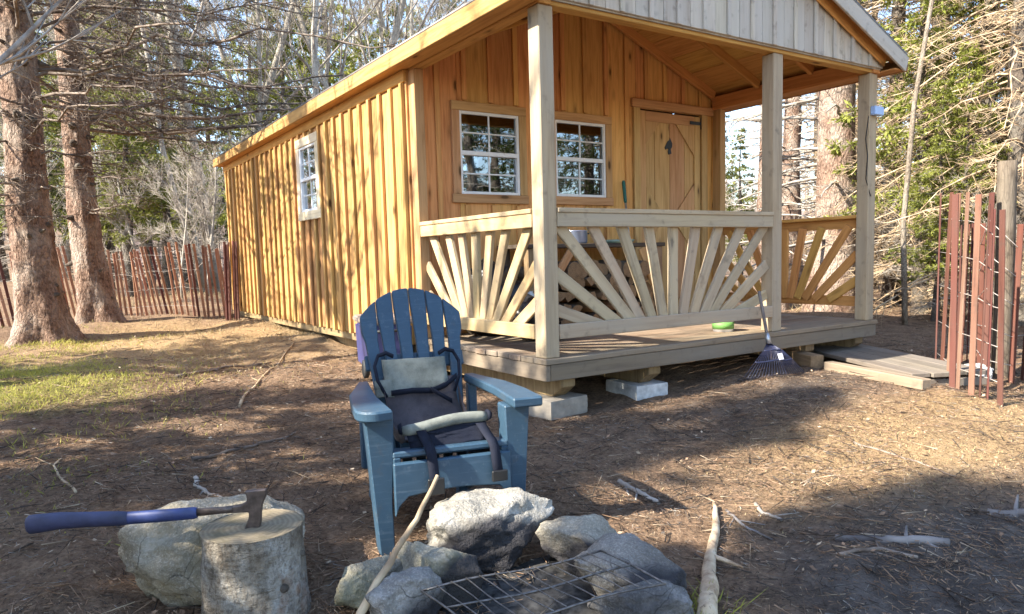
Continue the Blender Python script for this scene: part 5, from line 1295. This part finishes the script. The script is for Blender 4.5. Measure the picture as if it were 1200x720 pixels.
# ------------------------------------------------------------------ litter on the ground
rg = np.random.RandomState(31)
def scatter(n, d0, d1, a0=-38, a1=40, pw=1.0):
    d = d0+(d1-d0)*rg.uniform(0, 1, n)**pw; a = YAW+np.radians(rg.uniform(a0, a1, n))
    return CAM[0]+np.sin(a)*d, CAM[1]+np.cos(a)*d
def clear(x, y):                              # not under the cabin or porch
    return ~((x > .05) & (x < W+.1) & (y > .0) & (y < YB))
def litter(n, d0, d1, lmin, lmax, r, mb, mi, lift=.004, pw=.75):
    x, y = scatter(n, d0, d1, pw=pw); k = clear(x, y); x, y = x[k], y[k]; n = len(x); a = rg.uniform(0, 6.28, n); l_ = rg.uniform(lmin, lmax, n)
    dens = fbm(np.stack([x*1.7, y*1.7, x*0+mi], 1), 2, 40+mi); k = dens+rg.uniform(-.9, .6, n) > -.45; x, y, a, l_ = x[k], y[k], a[k], l_[k]; n = len(x)
    A = np.stack([x, y, gz(x, y)+rg.uniform(0, lift*2.5, n)+lift], 1); bx_, by_ = x+np.cos(a)*l_, y+np.sin(a)*l_
    B = np.stack([bx_, by_, gz(bx_, by_)+lift+rg.uniform(-.2, 1.0, n)*l_*.25], 1)
    spikes(mb, A, B, np.full(n, r)*rg.uniform(.6, 1.4, n), mi)
LM = [twigmat('litter_brown', (.15, .093, .062), (.34, .225, .148)), twigmat('litter_tan', (.30, .22, .145), (.52, .41, .29)), twigmat('litter_dark', (.045, .035, .03), (.10, .08, .065)), twigmat('litter_grey', (.22, .20, .175), (.36, .33, .29))]
m = MB()
litter(70000, 1.7, 7.5, .012, .05, .0018, m, 0); litter(16000, 1.7, 8.5, .010, .045, .0013, m, 1); litter(34000, 1.7, 7.5, .012, .05, .0015, m, 2); litter(7000, 1.7, 9, .02, .07, .0014, m, 3)
litter(6000, 1.7, 12, .05, .16, .0024, m, 0, .006, .9); litter(1500, 1.7, 13, .05, .18, .0024, m, 1, .006, .9); litter(4000, 2, 13, .06, .22, .0032, m, 2, .008, .9)
tag(place(bpy.data.objects.new('needle_litter', m.mesh('needle_litter', LM)), Matrix()), 'brown needles and broken twigs strewn over the clearing', 'litter', kind='stuff')
# dry leaf flakes
m = MB(); x, y = scatter(3000, 1.7, 11, pw=.8); k = clear(x, y); x, y = x[k], y[k]; n = len(x); a = rg.uniform(0, 6.28, n); l_ = rg.uniform(.010, .030, n)
A = np.stack([x, y, gz(x, y)+rg.uniform(.006, .03, n)], 1); B = A+np.stack([np.cos(a)*l_, np.sin(a)*l_, rg.normal(size=n)*.008], 1)
blades(m, A, B, l_*.33, unit(UP+rg.normal(size=(n, 3))*.35), rg.randint(0, 3, n)); tag(place(bpy.data.objects.new('leaf_litter', m.mesh('leaf_litter', [LM[0], LM[1], LM[0]])), Matrix()), 'small dry leaf flakes scattered over the clearing', 'litter', kind='stuff')
# grass and straw
m = MB()
def tuft(cx, cy, rx, ry, n, h, mi):
    x = cx+rg.normal(size=n)*rx*.5; y = cy+rg.normal(size=n)*ry*.5; k = clear(x, y); x, y = x[k], y[k]
    k = fbm(np.stack([x*2.2, y*2.2, x*0], 1), 2, 61)+rg.uniform(-.5, .5, len(x)) > -.15; x, y = x[k], y[k]; n = len(x); hh = h*rg.uniform(.4, 1.2, n)
    A = np.stack([x, y, gz(x, y)-.005], 1); B = A+np.stack([rg.normal(size=n)*hh*.55, rg.normal(size=n)*hh*.55, hh], 1); blades(m, A, B, .0024, unit(rg.normal(size=(n, 3))), mi)
tuft(-2.75, 3.7, 1.2, 2.2, 13000, .05, 0); tuft(-2.4, 6.2, .9, 1.2, 2500, .06, 0); tuft(-1.0, 5.6, 2.4, 2.8, 9000, .05, 1); tuft(1.4, -1.6, 1.7, .9, 4000, .016, 1); tuft(-2.6, .6, .7, 1.2, 500, .03, 0)
tuft(-1.02, -2.2, .12, .12, 260, .06, 0); tuft(6, 6, 4, 5, 5000, .12, 1); tuft(-.5, 12, 3, 3, 5000, .12, 1)
tag(place(bpy.data.objects.new('grass', m.mesh('grass', [GRASS, STRAW])), Matrix()), 'short green and straw-coloured grass in the clearing', 'grass', kind='stuff')
